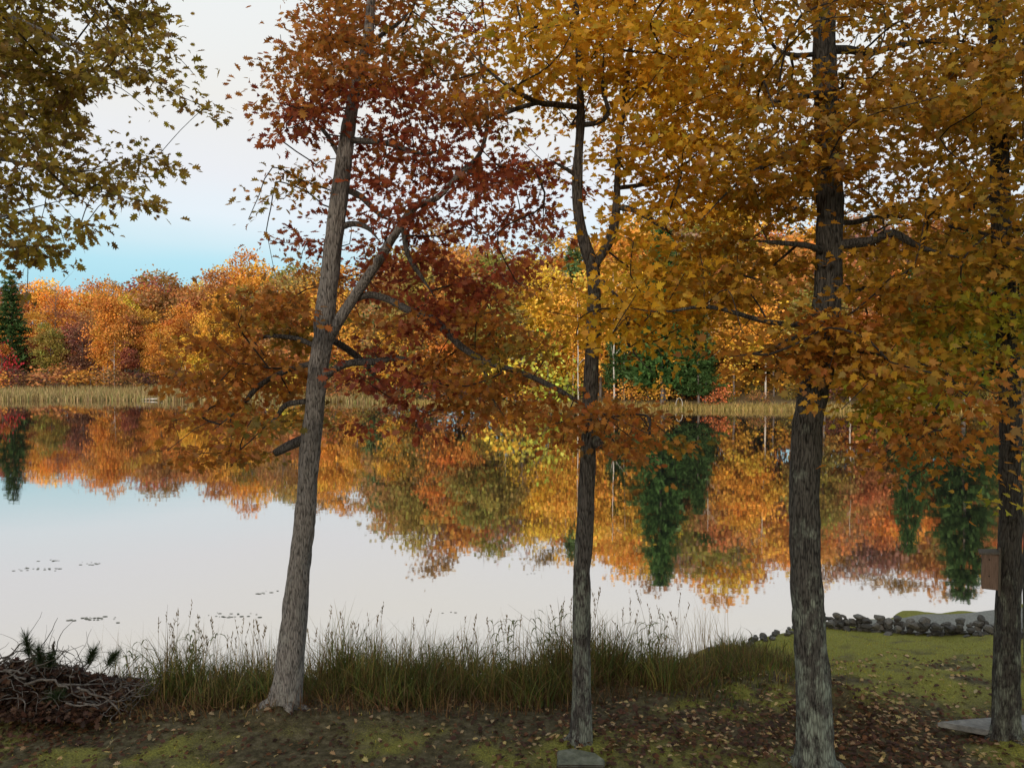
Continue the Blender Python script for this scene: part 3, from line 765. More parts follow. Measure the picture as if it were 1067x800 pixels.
def profile(x): return float(np.interp(x, [-250, 0, 60, 150, 220, 300, 400, 480, 540, 600, 700, 820, 900, 1000, 1300], [295, 300, 300, 292, 284, 276, 264, 247, 260, 244, 228, 230, 240, 234, 234]))
WARM = ['orange', 'golden', 'golden', 'copper', 'orange', 'yellow', 'rust red', 'copper', 'tan brown', 'olive', 'grey brown']
def pick(px, row):
    if px < 100: return rng.choice(['rust red', 'copper', 'orange', 'orange', 'golden'])
    if px < 300: return rng.choice(['golden', 'yellow', 'orange', 'golden', 'orange', 'copper', 'tan brown', 'olive', 'rust red'])
    if 325 < px < 450: return rng.choice(['olive', 'olive', 'grey brown', 'tan brown', 'copper', 'golden'])
    if px < 600: return rng.choice(['golden', 'orange', 'olive', 'yellow', 'yellow green', 'copper', 'tan brown'])
    if px < 760: return rng.choice(['orange', 'golden', 'grey brown', 'copper', 'olive', 'tan brown', 'golden'])
    return rng.choice(['orange', 'copper', 'tan brown', 'golden', 'copper', 'rust red', 'grey brown', 'olive'])
# back rows, mid rows, front rows
for row, (dl, dr, drop, stepx) in enumerate([(222, 126, 0, 30), (200, 117, 14, 34), (184, 109, 34, 38), (174, 102, 62, 44)]):
    x = -150 + row*11
    while x < 1230:
        wl = 1-sstep(230, 470, x)
        d = float(dl*wl+dr*(1-wl)) + rng.uniform(-5, 5)
        fs = float(farshore((x-533)/F*d))
        d = max(d, fs+4+row*0)
        top = profile(x)+drop*(1 if x < 300 else 1.15)+rng.normal(0, 7)
        if row == 0: top = profile(x)+rng.normal(5, 8 if x < 330 else 14)
        r_ = rng.random()
        if 625 < x < 740 and row >= 1 and r_ < .5: kind, hue = 'pine', 'dark green'
        elif 880 < x < 1090 and r_ < .22: kind, hue = 'pine', 'dark green'
        elif 370 < x < 420 and r_ < .4: kind, hue = 'pine', 'green'
        elif r_ > .90: kind, hue = 'bare', 'grey brown'
        else: kind, hue = 'broad', pick(x, row)
        far_tree(kind, x, d, top, str(hue), wscale=rng.uniform(.9, 1.2)*(.8 if kind == 'pine' else 1.0))
        x += stepx*rng.uniform(.75, 1.25)*(1.0 if x > 300 else .72)
# trees one can pick out
far_tree('pine', 10, 172, 288, 'dark green', 1.05, 'tall dark green pine standing at the left edge of the far forest')
far_tree('pine', 149, 236, 289, 'dark green', .5, 'small pine top poking above the golden far forest ridge')
far_tree('shrub', 0, 160, 358, 'crimson', .6, 'crimson small maple beside the tall pine at the left edge')
far_tree('broad', 52, 168, 338, 'olive', 1.1, 'tan olive tree just right of the tall left pine, behind the reeds')
far_tree('broad', 86, 170, 336, 'maroon', 1.0, 'dusky maroon tree behind the reeds left of the orange tree')
far_tree('broad', 112, 160, 306, 'orange', .72, 'bright orange tree with white trunks standing behind the reeds')
far_tree('broad', 166, 162, 338, 'orange', 1.1, 'layered orange tree left of the bright yellow one behind reeds')
far_tree('broad', 202, 158, 332, 'yellow', .85, 'bright yellow tree behind the reeds, left of the leaning oak')
far_tree('pine', 598, 112, 252, 'green', .9, 'tall hazy green pine behind the forked maple')
far_tree('pine', 690, 92, 240, 'dark green', 1.2, 'broad dark green pine right of the forked maple on far shore')
far_tree('pine', 728, 97, 318, 'dark green', 1.2, 'shorter dark green pine near the white ring on far shore')
far_tree('pine', 1008, 84, 226, 'dark green', 1.25, 'tall green pine at far right whose reflection hangs beside the birdhouse')
far_tree('pine', 950, 87, 276, 'dark green', 1.0, 'dark green pine on far shore right of the thickest trunk')
far_tree('shrub', 690, 85.5, 386, 'golden', .9, 'small glowing golden sapling in front of the dark pines')
far_tree('shrub', 744, 84.5, 398, 'red orange', 1.2, 'low red orange bush beside the white ring on far shore')
far_tree('shrub', 536, 90, 366, 'yellow', 1.0, 'bright yellow shrub left of the forked maple on far shore')
far_tree('shrub', 572, 92, 350, 'yellow green', .9, 'yellow green young tree just left of the forked maple')
for px in (588, 597, 604, 642, 650, 694, 736, 798, 886, 118, 108, 193, 528):
    dd = float(farshore((px-533)/F*85)+rng.uniform(2.5, 7)) if px > 300 else rng.uniform(158, 162)
    far_tree('birch', px, dd, profile(px)+rng.uniform(25, 75), str(rng.choice(['golden', 'yellow', 'tan brown'])), 1.0)
# bushes
x = 235
while x < 1220:
    d0 = 88
    for _ in range(3): d0 = float(farshore((x-533)/F*d0))+2.2
    d = d0 + rng.uniform(0, 3.5)
    far_tree('shrub', x, d, rng.uniform(385, 412), str(pick(x, 4) if rng.random() < .92 else 'maroon'), rng.uniform(1, 1.5))
    x += rng.uniform(16, 34)
for off_, t0, t1 in ((9, 372, 396), (16, 355, 380)):       # understory behind the front row
    x = 240
    while x < 1220:
        d0 = 88
        for _ in range(3): d0 = float(farshore((x-533)/F*d0))+off_
        far_tree('shrub', x, d0+rng.uniform(-2, 2), rng.uniform(t0, t1), str(rng.choice(['golden', 'tan brown', 'olive', 'copper', 'orange', 'dark green', 'golden'])), rng.uniform(1.1, 1.6))
        x += rng.uniform(26, 44)
x = -60
while x < 260:
    far_tree('shrub', x, rng.uniform(150, 166), rng.uniform(376, 392), str(rng.choice(['maroon', 'copper', 'tan brown', 'maroon', 'orange'])), rng.uniform(1.2, 1.8))
    x += rng.uniform(10, 20)
print('far trees', nfar[0])

# reeds and shore grass on the far side
def blades(name, X, Y, H, W, cols, mat, bend=.3, seg=3, z=None, rr=rng):
    n = len(X)
    Z = zground(X, Y) if z is None else z
    a = rr.random(n)*6.28; b = rr.random(n)*6.28; bd = bend*rr.random(n)*H
    t = np.linspace(0, 1, seg+1)
    V = np.zeros((n, seg+1, 2, 3))
    for k, tt in enumerate(t):
        cx = X+np.cos(a)*bd*tt**2; cy = Y+np.sin(a)*bd*tt**2; cz = Z-.02+H*(tt-.25*bend*tt**2*(bd/(bend*H+1e-9)))
        w = W*(1-tt**1.5*.92)/2
        for s_, q in ((-1, 0), (1, 1)):
            V[:, k, q, 0] = cx+s_*w*np.cos(b); V[:, k, q, 1] = cy+s_*w*np.sin(b); V[:, k, q, 2] = cz
    I = np.arange(n*(seg+1)*2).reshape(n, seg+1, 2)
    Q = np.stack([I[:, :-1, 0], I[:, :-1, 1], I[:, 1:, 1], I[:, 1:, 0]], -1).reshape(-1, 4)
    return quads(name, V.reshape(-1, 3), Q, mat, False, np.repeat(cols, (seg+1)*2, axis=0))

def palcols(names, n, jit=.25, rr=rng):
    p = np.array([srgb(*c) for c in names])
    return p[rr.integers(len(p), size=n)]*rr.uniform(1-jit, 1+jit, (n, 1))*rr.uniform(.93, 1.07, (n, 3))
n = 26000
X = rng.uniform(-95, -17, n); Y = farshore(X)+rng.random(n)**1.6*38-.6*rng.random(n)-.6*np.sin(X*.9)**2
H = rng.uniform(.45, 1.3, n)*(1+.7*fbm(np.stack([X*.3, Y*.3, X*0], 1), 77))
tag(obj('reeds', blades('reeds', X, Y, H, np.full(n, .10), palcols([(160, 140, 92), (144, 126, 80), (122, 122, 68), (176, 154, 108), (130, 104, 72)], n), M_grass, .35, 2)), 'tan reed bed along the far left shore', 'reeds', kind='stuff')
n = 16000
X = rng.uniform(-20, 75, n); Y = farshore(X)+rng.uniform(-.4, 2.4, n)
H = rng.uniform(.25, .8, n)
tag(obj('shore_grass', blades('shore_grass', X, Y, H, np.full(n, .08), palcols([(176, 152, 92), (150, 140, 72), (128, 112, 62), (190, 160, 100)], n), M_grass, .6, 2)), 'dry grass fringe on the far right shoreline', 'grass', kind='stuff')

# ------------------------------------------------------------------ near bank
def seg_grass(n, x0, x1, u0, u1):
    X = rng.uniform(x0, x1, n); Y = shore(X)-rng.uniform(u0, u1, n)
    return X, Y
n = 27000
X, Y = seg_grass(n, -6.3, 5.0, -.35, 2.9)
Y = np.where(X > 1.6, Y-rng.random(n)*1.5*sstep(1.6, 3.0, X), Y)
u = shore(X)-Y
keep = (rng.random(n) < np.clip(1.3-sstep(4.0, 5.0, X)*1.2, 0, 1)) & ~((X < -5.0) & (u > 1.2)) & (u < 2.55+.25*np.sin(X*3)+.3*rng.random(n)+1.6*sstep(1.6, 3.0, X))
X, Y, u = X[keep], Y[keep], u[keep]; n = len(X)
nz = fbm(np.stack([X*1.5, Y*1.5, X*0], 1), 55, 3); nc_ = fbm(np.stack([X*2.6, Y*2.6, X*0], 1), 58, 2)
H = (rng.uniform(.2, .95, n)*(1+.95*nz)*(1-.35*sstep(1.6, 2.8, u))*(1-.58*sstep(1.6, 3.4, X))*(1-.35*sstep(-4.6, -6.0, X)))
cols = palcols([(84, 96, 44), (72, 88, 42), (100, 104, 48), (124, 112, 60), (104, 86, 52), (92, 74, 46)], n)
cols = cols*(1+.55*nc_)[:, None]
tag(obj('tall_grass', blades('tall_grass', X, Y, H, rng.uniform(.008, .022, n), cols, M_grass, .95, 4)), 'tall dark green grass fringe along the near waterline', 'grass', kind='stuff')
n = 5000
X, Y = seg_grass(n, -6.2, 4.6, 1.7, 3.1)
H = rng.uniform(.08, .38, n)
tag(obj('dead_grass', blades('dead_grass', X, Y, H, rng.uniform(.006, .016, n), palcols([(112, 84, 54), (92, 68, 46), (126, 102, 66), (84, 74, 44)], n), M_grass, 1.3, 3)), 'matted brown dead grass at the foot of the tall fringe', 'grass', kind='stuff')
n = 900
X, Y = seg_grass(n, -5.8, 3.6, .1, 2.2)
H = rng.uniform(.8, 1.2, n)
tag(obj('dry_stalks', blades('dry_stalks', X, Y, H, np.full(n, .009), palcols([(150, 128, 78), (130, 108, 66)], n), M_grass, .45, 4)), 'dry tan stalks standing among the tall near grass', 'grass', kind='stuff')
# seed stalks
mb = MB()
for i in range(120):
    px = rng.choice([rng.uniform(165, 290), rng.uniform(320, 500), rng.uniform(500, 720)])
    d = rng.uniform(12.0, 13.6)
    p = at(px, 690, d); x = p[0]; z0 = float(zground(np.array([x]), np.array([d]))[0])
    h = rng.uniform(.75, 1.45)*(1-.3*float(sstep(2.5, 4.5, x)))
    a = rng.uniform(0, 6.28); lean = rng.uniform(.05, .3)
    t = np.linspace(0, 1, 6)
    P = np.stack([x+math.cos(a)*lean*t**2, d+math.sin(a)*lean*t**2, z0+h*t], 1)
    mb.tube(P, np.full(6, .0035)*(1-.5*t), 3, cap=False, col=srgb(120, 104, 66))
    for q in range(int(rng.integers(8, 16))):
        s = rng.uniform(.80, 1.0); c = P[-1]*(s-.8)/.2+P[-2]*(1-(s-.8)/.2)
        dr = np.array([rng.normal(0, .3), rng.normal(0, .3), 1.0]); dr /= np.linalg.norm(dr)
        L = rng.uniform(.03, .075)
        sd = np.array([-dr[2], 0, dr[0]])*.006
        mb.add([c, c+dr*L*.5+sd, c+dr*L, c+dr*L*.5-sd], [(0, 1, 2, 3)], srgb(128, 108, 72))
tag(obj('seed_stalks', mb.mesh('seed_stalks', M_grass, False)), 'thin seed headed stalks rising above the near grass', 'grass', kind='stuff')
# broad leaved reed plants with drooping blades standing out of the fringe
for i, (px, d, h, lab) in enumerate([(205, 12.6, 1.15, 'leafy reed clump standing highest left of the leaning oak'), (165, 12.4, 1.0, 'leafy reed clump at the left end of the tall grass'), (575, 12.8, 1.25, 'feathery reed clump just left of the forked maple'),
                                     (530, 12.9, 1.2, 'feathery reed clump standing alone left of the forked maple'), (680, 13.3, 1.1, 'reed clump standing right of the forked maple'), (462, 12.6, .9, 'short reed clump midway between the leaning oak and forked maple')]):
    p = at(px, 700, d); z0 = float(zground(np.array([p[0]]), np.array([d]))[0])
    mb = MB()
    for s in range(9):
        x = rng.normal(0, .14); y = rng.normal(0, .12); hh = h*rng.uniform(.65, 1.05)
        t = np.linspace(0, 1, 5); ln = rng.normal(0, .1, 2)
        P = np.stack([x+ln[0]*t, y+ln[1]*t, hh*t-.03], 1)
        mb.tube(P, np.full(5, .005)*(1-.5*t), 4, cap=False, col=srgb(92, 98, 50))
        for k in range(9):
            tt = rng.uniform(.3, 1); b0 = np.array([np.interp(tt, t, P[:, j]) for j in range(3)]); a = rng.random()*6.28; L = rng.uniform(.14, .3)
            dv = np.array([math.cos(a), math.sin(a), 0]); sd = np.array([-math.sin(a), math.cos(a), 0])*.011
            pts = [b0+dv*L*q+np.array([0, 0, L*(1.0*q-1.15*q*q)]) for q in (0, .33, .66, 1)]
            V = [pts[0]-sd*.5, pts[0]+sd*.5, pts[1]+sd, pts[1]-sd, pts[2]+sd*.8, pts[2]-sd*.8, pts[3]]
            mb.add(V, [(0, 1, 2, 3), (3, 2, 4, 5), (5, 4, 6)], np.array(srgb(96, 104, 52))*rng.uniform(.7, 1.2))
    tag(obj('reed_clump', mb.mesh('reed_clump', M_grass, False), None, (p[0], d, z0)), lab, 'reeds', 'reed clumps along the near shore')
# short lawn
n = 90000
X = rng.uniform(-7.5, 11, n); Y = rng.uniform(7.6, 17.4, n)
lmk = lawn_mask(X, Y); u = shore(X)-Y
keep = (rng.random(n) < lmk*1.2+.06) & (u > .4)
keep &= ~((X > 6.9) & (Y > np.interp(X, [6.5, 8.9, 11], [16.5, 15.0, 14.2])-.1))
X, Y = X[keep], Y[keep]; n = len(X)
H = rng.uniform(.02, .065, n)*(1+1.0*sstep(1.0, 4.6, X)*sstep(6.2, 4.6, X)*sstep(11, 12.5, Y))
tag(obj('lawn_grass', blades('lawn_grass', X, Y, H, rng.uniform(.006, .012, n), palcols([(152, 150, 54), (130, 134, 50), (178, 166, 62), (122, 112, 54), (140, 118, 66)], n), M_grass, .8, 2)), 'short mossy lawn grass on the bank', 'grass', kind='stuff')
# fallen leaves
n = 6500
X = np.concatenate([rng.uniform(-7.5, 9, n), rng.normal(4.3, .9, 2300), rng.normal(1.8, 1.2, 1200), rng.normal(-6.0, .8, 1500)])
Y = np.concatenate([8+rng.random(n)**1.3*5.5, rng.normal(9.9, .7, 2300), rng.normal(9.9, .5, 1200), rng.normal(10.35, .45, 1500)])
u = shore(X)-Y
k = (u > 1.6) & (Y > 7.5); X, Y = X[k], Y[k]; n = len(X)
keep = rng.random(n) < 1-.4*lawn_mask(X, Y); X, Y = X[keep], Y[keep]; n = len(X)
Z = zground(X, Y)+.012+rng.random(n)*.02
dr = np.stack([rng.normal(0, 1, n), rng.normal(0, 1, n), rng.normal(0, .25, n)], 1)
nr = np.stack([rng.normal(0, .35, n), rng.normal(0, .35, n), np.ones(n)], 1)
cc = palcols([(92, 64, 44), (78, 54, 40), (112, 76, 48), (104, 70, 52), (88, 60, 46), (70, 50, 40), (126, 92, 60)], n)
pale = rng.random(n) < np.where(X < -5.2, .05, np.where(X > 4.6, .3, .17)); cc[pale] = palcols([(196, 170, 130), (206, 180, 120), (184, 150, 110)], int(pale.sum()))
tag(obj('fallen_leaves', leaf_cloud('fallen_leaves', np.stack([X, Y, Z], 1), dr, nr, rng.uniform(.045, .09, n), cc, oak_leaf(), M_leaf, curl=.7)), 'brown and pale fallen leaves scattered over the bank', 'leaves', kind='stuff')

# stones
def stone_mesh(seed):
    import bmesh
    rg = np.random.default_rng(seed)
    bm = bmesh.new(); bmesh.ops.create_icosphere(bm, subdivisions=3, radius=1)
    V = np.array([v.co[:] for v in bm.verts])
    for _ in range(15):      # chop facets
        nrm = rg.normal(0, 1, 3); nrm /= np.linalg.norm(nrm); o = rg.uniform(.5, .82)
        dd = V@nrm-o; V = V-np.maximum(dd, 0)[:, None]*nrm[None]*.92
    V = V*(1+.05*fbm(V*3.5, seed, 3))[:, None]
    for v, q in zip(bm.verts, V): v.co = q
    me = bpy.data.meshes.new('stone'); bm.to_mesh(me); bm.free(); me.materials.append(M_stone)
    return me
SM = [stone_mesh(900+i) for i in range(8)]
def stone(x, y, r, lab, grp, dz=0):
    z = float(zground(np.array([x]), np.array([y]))[0])
    o = obj('stone', SM[rng.integers(8)], None, (x, y, z+r*.35+dz))
    o.scale = (r*rng.uniform(.9, 1.35), r*rng.uniform(.8, 1.1), r*rng.uniform(.6, .85)); o.rotation_euler = (rng.uniform(-.3, .3), rng.uniform(-.3, .3), rng.uniform(0, 6.28))
    tag(o, lab, 'stone', grp)
wall = [(6.35, 16.75), (7.0, 16.55), (7.6, 16.1), (8.2, 15.65), (8.8, 15.25), (9.6, 14.9), (10.6, 14.6)]
wx = [p[0] for p in wall]; wy = [p[1] for p in wall]
for lay, (cnt_, dz) in enumerate([(64, -.03), (58, .07), (50, .15), (26, .23)]):
    for i in range(cnt_):
        x = 6.3+(i+rng.uniform(.2, .8))*4.3/cnt_
        if lay == 3 and rng.random() < .3*(x-6.3): continue
        y = float(np.interp(x, wx, wy))+rng.normal(0, .13-.03*lay)
        stone(x, y, rng.uniform(.06, .125), 'rough grey field stone in the low heaped row between lawn and gravel drive', 'stones in the low row beside the drive', dz)
for i in range(62):
    x = rng.uniform(2.2, 6.4); y = float(shore(np.array([x]))[0])-rng.uniform(-.12, .28)
    stone(x, y, rng.uniform(.045, .09), 'dark wet rock on the waterline left of the stone row, behind the grass', 'rocks on the near waterline')

# paving slab by the birdhouse tree, block at the maple foot
def slab(name, corners, th, mat, lab, cat, side=None, seed=0):
    import bmesh
    C = np.array(corners); c = C.mean(0)
    bm = bmesh.new()
    vs = [bm.verts.new(tuple(p-c)) for p in C]; vb = [bm.verts.new(tuple(p-c-np.array([0, 0, th]))) for p in C]
    bm.faces.new(vs); bm.faces.new(vb[::-1])
    for i in range(len(C)): bm.faces.new((vs[i], vb[i], vb[(i+1) % len(C)], vs[(i+1) % len(C)]))
    bmesh.ops.recalc_face_normals(bm, faces=bm.faces)
    bmesh.ops.bevel(bm, geom=bm.edges[:], offset=.014, segments=2, affect='EDGES')
    bmesh.ops.triangulate(bm, faces=bm.faces[:]); bmesh.ops.subdivide_edges(bm, edges=bm.edges[:], cuts=2, use_grid_fill=True)
    V = np.array([v.co[:] for v in bm.verts]); dsp = fbm(V*7+seed, 3, 3)
    for v, q in zip(bm.verts, dsp): v.co = v.co*(1+.02*q); v.co.z += .008*q
    me = bpy.data.meshes.new(name); bm.normal_update()
    me.materials.append(mat)
    if side: 
        me.materials.append(side)
        for f in bm.faces: f.material_index = 0 if f.normal.z > .6 else 1
    bm.to_mesh(me); bm.free()
    return tag(obj(name, me, None, tuple(c)), lab, cat)
def gp(px, py, d, dz=0):
    p = at(px, py, d); p[2] = float(zground(np.array([p[0]]), np.array([p[1]]))[0])+dz; return p
z_s = float(zground(np.array([5.9]), np.array([9.9]))[0])+.09
slab('stone_slab', [(5.28, 10.02, z_s), (5.75, 9.78, z_s), (6.9, 9.72, z_s+.01), (7.3, 9.9, z_s+.01), (6.6, 10.25, z_s)], .07, M_slab, 'flat grey slab lying on the lawn behind the birdhouse tree', 'slab', seed=3)
zb = float(zground(np.array([.75]), np.array([9.2]))[0])-.09
slab('stone_block', [(.50, 8.98, zb+.17), (1.03, 8.98, zb+.16), (1.05, 9.12, zb+.17), (.96, 9.26, zb+.18), (.70, 9.36, zb+.18), (.52, 9.30, zb+.18)], .3, M_moss, 'mossy topped block half buried at the foot of the forked maple', 'block', M_blockside, seed=8)

# birdhouse
import bmesh
def box_mesh(name, x0, x1, y0, y1, z0, z1, mat, tilt=0, bev=.004):
    bm = bmesh.new()
    vs = [bm.verts.new((x, y, z)) for x in (x0, x1) for y in (y0, y1) for z in (z0, z1)]
    for f in ((0, 1, 3, 2), (4, 6, 7, 5), (0, 4, 5, 1), (2, 3, 7, 6), (0, 2, 6, 4), (1, 5, 7, 3)): bm.faces.new([vs[i] for i in f])
    bmesh.ops.recalc_face_normals(bm, faces=bm.faces)
    bmesh.ops.bevel(bm, geom=bm.edges[:], offset=bev, segments=2, affect='EDGES')
    if tilt:
        for v in bm.verts: v.co.z += -tilt*v.co.x
    me = bpy.data.meshes.new(name); bm.to_mesh(me); bm.free(); me.materials.append(mat); return me
p = at(1031, 612, 9.78)
bh = thing('birdhouse', p, 'brown wooden birdhouse box mounted on the left side of the dark right tree', 'birdhouse')
w = .086; bh.rotation_euler = (0, 0, -R(28))
box_ = obj('box', box_mesh('box', -w, .085, -.10, .10, 0, .42, M_wood), bh)
obj('roof', box_mesh('roof', -w-.035, .10, -.13, .13, .424, .446, M_woodd, tilt=-.12), bh)
obj('back_board', box_mesh('back_board', .087, .112, -.085, .085, -.07, .50, M_woodd), bh)
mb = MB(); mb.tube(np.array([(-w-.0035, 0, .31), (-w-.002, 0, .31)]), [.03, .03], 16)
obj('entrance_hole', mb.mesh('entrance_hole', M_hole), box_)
for zz in (.36, .16):
    mb = MB(); mb.tube(np.array([(-.01, -.1035, zz), (-.01, -.102, zz)]), [.008, .008], 10); obj('nail', mb.mesh('nail', M_hole), box_)

# slim trunk at the right edge
dS = 12.6; bS = gp(1074, 705, dS)
rt = thing('slim_tree', bS, 'thin dark trunk at the right edge, just behind the birdhouse tree', 'tree')
me, P, r_ = trunk_mesh('trunk', [(1074, 712, 17), (1073, 690, 13), (1072, 600, 12), (1074, 450, 11), (1078, 300, 9), (1082, 150, 7), (1084, 20, 4)], dS, M_barkD, bS, sides=16, seed=4)
obj('trunk', me, rt)
rg = np.random.default_rng(99)
mb = MB(); LP = []
for i in range(16):
    q = P[int(len(P)*rg.uniform(.5, .97))]; a = rg.random()*6.28; L = rg.uniform(.5, 1.1)
    e = q+np.array([math.cos(a)*L, math.sin(a)*L, L*.4]); mb.tube(np.array([q, (q+e)/2+[0, 0, .05], e]), [.012, .008, .003], 5, cap=False); LP.append(e+rg.normal(0, 1, (60, 3))*[.25, .25, .1])
obj('twigs', mb.mesh('twigs', M_twig, True, bS), rt); LP = np.concatenate(LP); n = len(LP)
obj('crown', leaf_cloud('crown', LP, rg.normal(0, 1, (n, 3)), rg.normal(0, .6, (n, 3))+[0, 0, .7], rg.uniform(.07, .13, n), PAL['d'][rg.integers(4, size=n)]*rg.uniform(.75, 1.25, (n, 1)), maple_leaf(), M_leaf, off=bS, rr=rg), rt)

# brush pile
rg = np.random.default_rng(12)
bz = float(zground(np.array([-5.9]), np.array([10.7]))[0])
mb = MB()
bc = np.array([-6.1, 10.7, 1.05])
pile = thing('brush_pile', bc, 'tangled heap of dead sticks and leaves at the lower left corner', 'brush pile')
def crooked(p0, dirn, L, r, curl=.5, n=9):
    P = [np.array(p0, float)]; dv = np.array(dirn, float); dv /= np.linalg.norm(dv)
    for i in range(n):
        dv = dv+rg.normal(0, curl/ n*2.2, 3); dv /= np.linalg.norm(dv); P.append(P[-1]+dv*L/n)
    return np.array(P), r*np.linspace(1, .3, n+1)
def hump(x, y): return .55*math.exp(-((x+.35)/1.0)**2-(y/.42)**2)
for i in range(330):
    x = rg.uniform(-1.5, 1.15); y = rg.uniform(-.45, .5); z = hump(x, y)*rg.random()**.5+.05
    a = rg.normal(0, .6)+(0 if rg.random() < .6 else 3.14)
    P, r = crooked((x, y, z), (math.cos(a), math.sin(a)*.6, rg.normal(-.05, .3)), rg.uniform(.25, .8), rg.uniform(.004, .011), 1.3)
    P[:, 2] = np.maximum(P[:, 2], .02)
    mb.tube(P, r, 5)
obj('stick_tangle', mb.mesh('stick_tangle', M_stick), pile)
for i in range(26):
    x = rg.uniform(-1.2, .7); y = rg.uniform(-.5, .1); z = hump(x, y)*.9+.08
    a = rg.normal(0, .5)+(0 if rg.random() < .5 else 3.14)
    P, r = crooked((x, y, z), (math.cos(a), math.sin(a)*.5, rg.normal(-.02, .12)), rg.uniform(.45, .9), rg.uniform(.009, .017), 1.2, 12)
    P[:, 2] = np.minimum(P[:, 2], .75)
    P[:, 2] = np.maximum(P[:, 2], .03)
    mb = MB(); mb.tube(catmull(P, .03), np.interp(np.linspace(0, 1, len(catmull(P, .03))), np.linspace(0, 1, len(r)), r), 7); obj('branch', mb.mesh('branch', M_stick), pile)
for (q0, q1, r) in (((.55, -.42, .30), (1.15, -.5, .02), .016), ((-.1, -.4, .34), (.5, -.45, .30), .018), ((-.9, -.3, .5), (-1.6, -.35, .62), .017), ((.05, -.1, .45), (.12, -.12, .80), .02)):
    t = np.linspace(0, 1, 9)[:, None]; P = np.array(q0)*(1-t)+np.array(q1)*t; P += rg.normal(0, .015, P.shape); P[:, 2] += .10*np.sin(t[:, 0]*3.14)
    mb = MB(); mb.tube(P, r*np.linspace(1, .6, 9), 7); obj('branch', mb.mesh('branch', M_stick), pile)
n = 4600
lx = rg.uniform(-1.7, 1.0, n); ly = rg.uniform(-.7, .5, n); lz = np.array([hump(a, b_) for a, b_ in zip(lx, ly)])*rg.random(n)**.35*.92+.02
cc = palcols([(84, 58, 46), (70, 50, 42), (98, 70, 54), (60, 46, 38), (116, 88, 70)], n, rr=rg)
obj('dead_leaves', leaf_cloud('dead_leaves', np.stack([lx, ly, lz], 1), rg.normal(0, 1, (n, 3))*[1, 1, .4], rg.normal(0, .5, (n, 3))+[0, 0, 1], rg.uniform(.06, .12, n), cc, oak_leaf(), M_leaf, .7, rr=rg), pile)
def pine_bough(px0, py0, px1, py1, d, lab):
    p0 = at(px0, py0, d); p1 = at(px1, py1, d-.1)
    root = thing('pine_bough', p0, lab, 'pine bough', 'pine boughs in the brush pile')
    t = np.linspace(0, 1, 6)[:, None]; P = (p1-p0)*t; P[:, 0] += .04*np.sin(t[:, 0]*3)
    mb = MB(); mb.tube(P, .008*np.linspace(1, .5, 6), 5); obj('stem', mb.mesh('stem', M_stick), root)
    V = []; dv = (p1-p0)/np.linalg.norm(p1-p0); mb = MB(); 
    for i in range(420):
        s = rg.uniform(.45, 1.0); c = (p1-p0)*s
        q = dv*rg.uniform(.35, 1.1)+rg.normal(0, .5, 3); q /= np.linalg.norm(q); L = rg.uniform(.10, .19)
        sd = np.cross(q, rg.normal(0, 1, 3)); sd /= np.linalg.norm(sd); sd *= .0032
        mb.add([c-sd, c+sd, c+q*L], [(0, 1, 2)], np.array(srgb(58, 72, 44))*rg.uniform(.6, 1.3))
    obj('needles', mb.mesh('needles', M_grass, False), root)
pine_bough(34, 702, 27, 664, 10.7, 'tallest pine bough tuft standing up at the left of the brush pile')
pine_bough(46, 708, 40, 676, 10.55, 'middle pine bough tuft in the left trio of the brush pile')
pine_bough(50, 704, 53, 684, 10.6, 'right pine bough tuft in the left trio of the brush pile')
pine_bough(86, 702, 98, 678, 10.7, 'pine bough fanning upward in the middle of the brush pile')
pine_bough(104, 702, 120, 682, 10.65, 'rightmost pine bough pointing right above the brush pile')
pine_bough(30, 735, 62, 722, 10.35, 'green pine bough lying low across the front of the brush pile')

# lily pads and floating bits
mb = MB()
def pads(px, py, n, sx, sy):
    for i in range(n):
        x_ = px+rng.normal(0, sx); y_ = py+rng.normal(0, sy)
        d = CZ*F/(y_-HZ)*1.0
        p = at(x_, y_, d); r = rng.uniform(.012, .032); k = 9; th = np.arange(k)*6.28/k
        mb.add(np.stack([p[0]+r*np.cos(th)*rng.uniform(1.0, 2.2), p[1]+r*np.sin(th), np.full(k, .006+.004*rng.random())], 1), [tuple(range(k))])
for a_ in ((25, 594, 12, 7, .8), (52, 594, 14, 9, 1), (95, 588, 9, 8, .8), (65, 585, 6, 12, .8), (100, 646, 26, 10, 1.3), (75, 648, 4, 3, .5), (245, 643, 20, 12, 1.4), (272, 620, 6, 4, .8), (285, 618, 4, 4, .5), (555, 599, 3, 3, .3), (470, 640, 3, 5, .5)): pads(*a_)
tag(obj('lily_pads', mb.mesh('lily_pads', M_pad, False)), 'scattered lily pads and drifting bits on the pale water', 'lily pads', kind='stuff')

# pale things on the far shore
p = at(713, 434, 93.0); p[1] = float(farshore(p[0]))+.3
mb = MB(); a = np.linspace(-.5, 5.6, 18); mb.tube(np.stack([.38*np.cos(a), .1*np.sin(a*2), .62+.66*np.sin(a)], 1), np.linspace(.045, .025, 18), 7)
tag(obj('bent_branch', mb.mesh('bent_branch', M_log), None, (p[0], p[1], .1)), 'white ring shaped bent branch standing at the far waterline', 'branch')
p = at(156, 418, 112)
mb = MB(); mb.tube(np.array([(-1.4, 0, .0), (-.5, .1, .08), (.5, 0, .1), (1.7, .1, .3)]), [.13, .12, .1, .05], 8)
tag(obj('fallen_log', mb.mesh('fallen_log', M_log), None, (p[0]*1.06, 119.4, .12)), 'pale fallen log lying at the edge of the far left reeds', 'log')

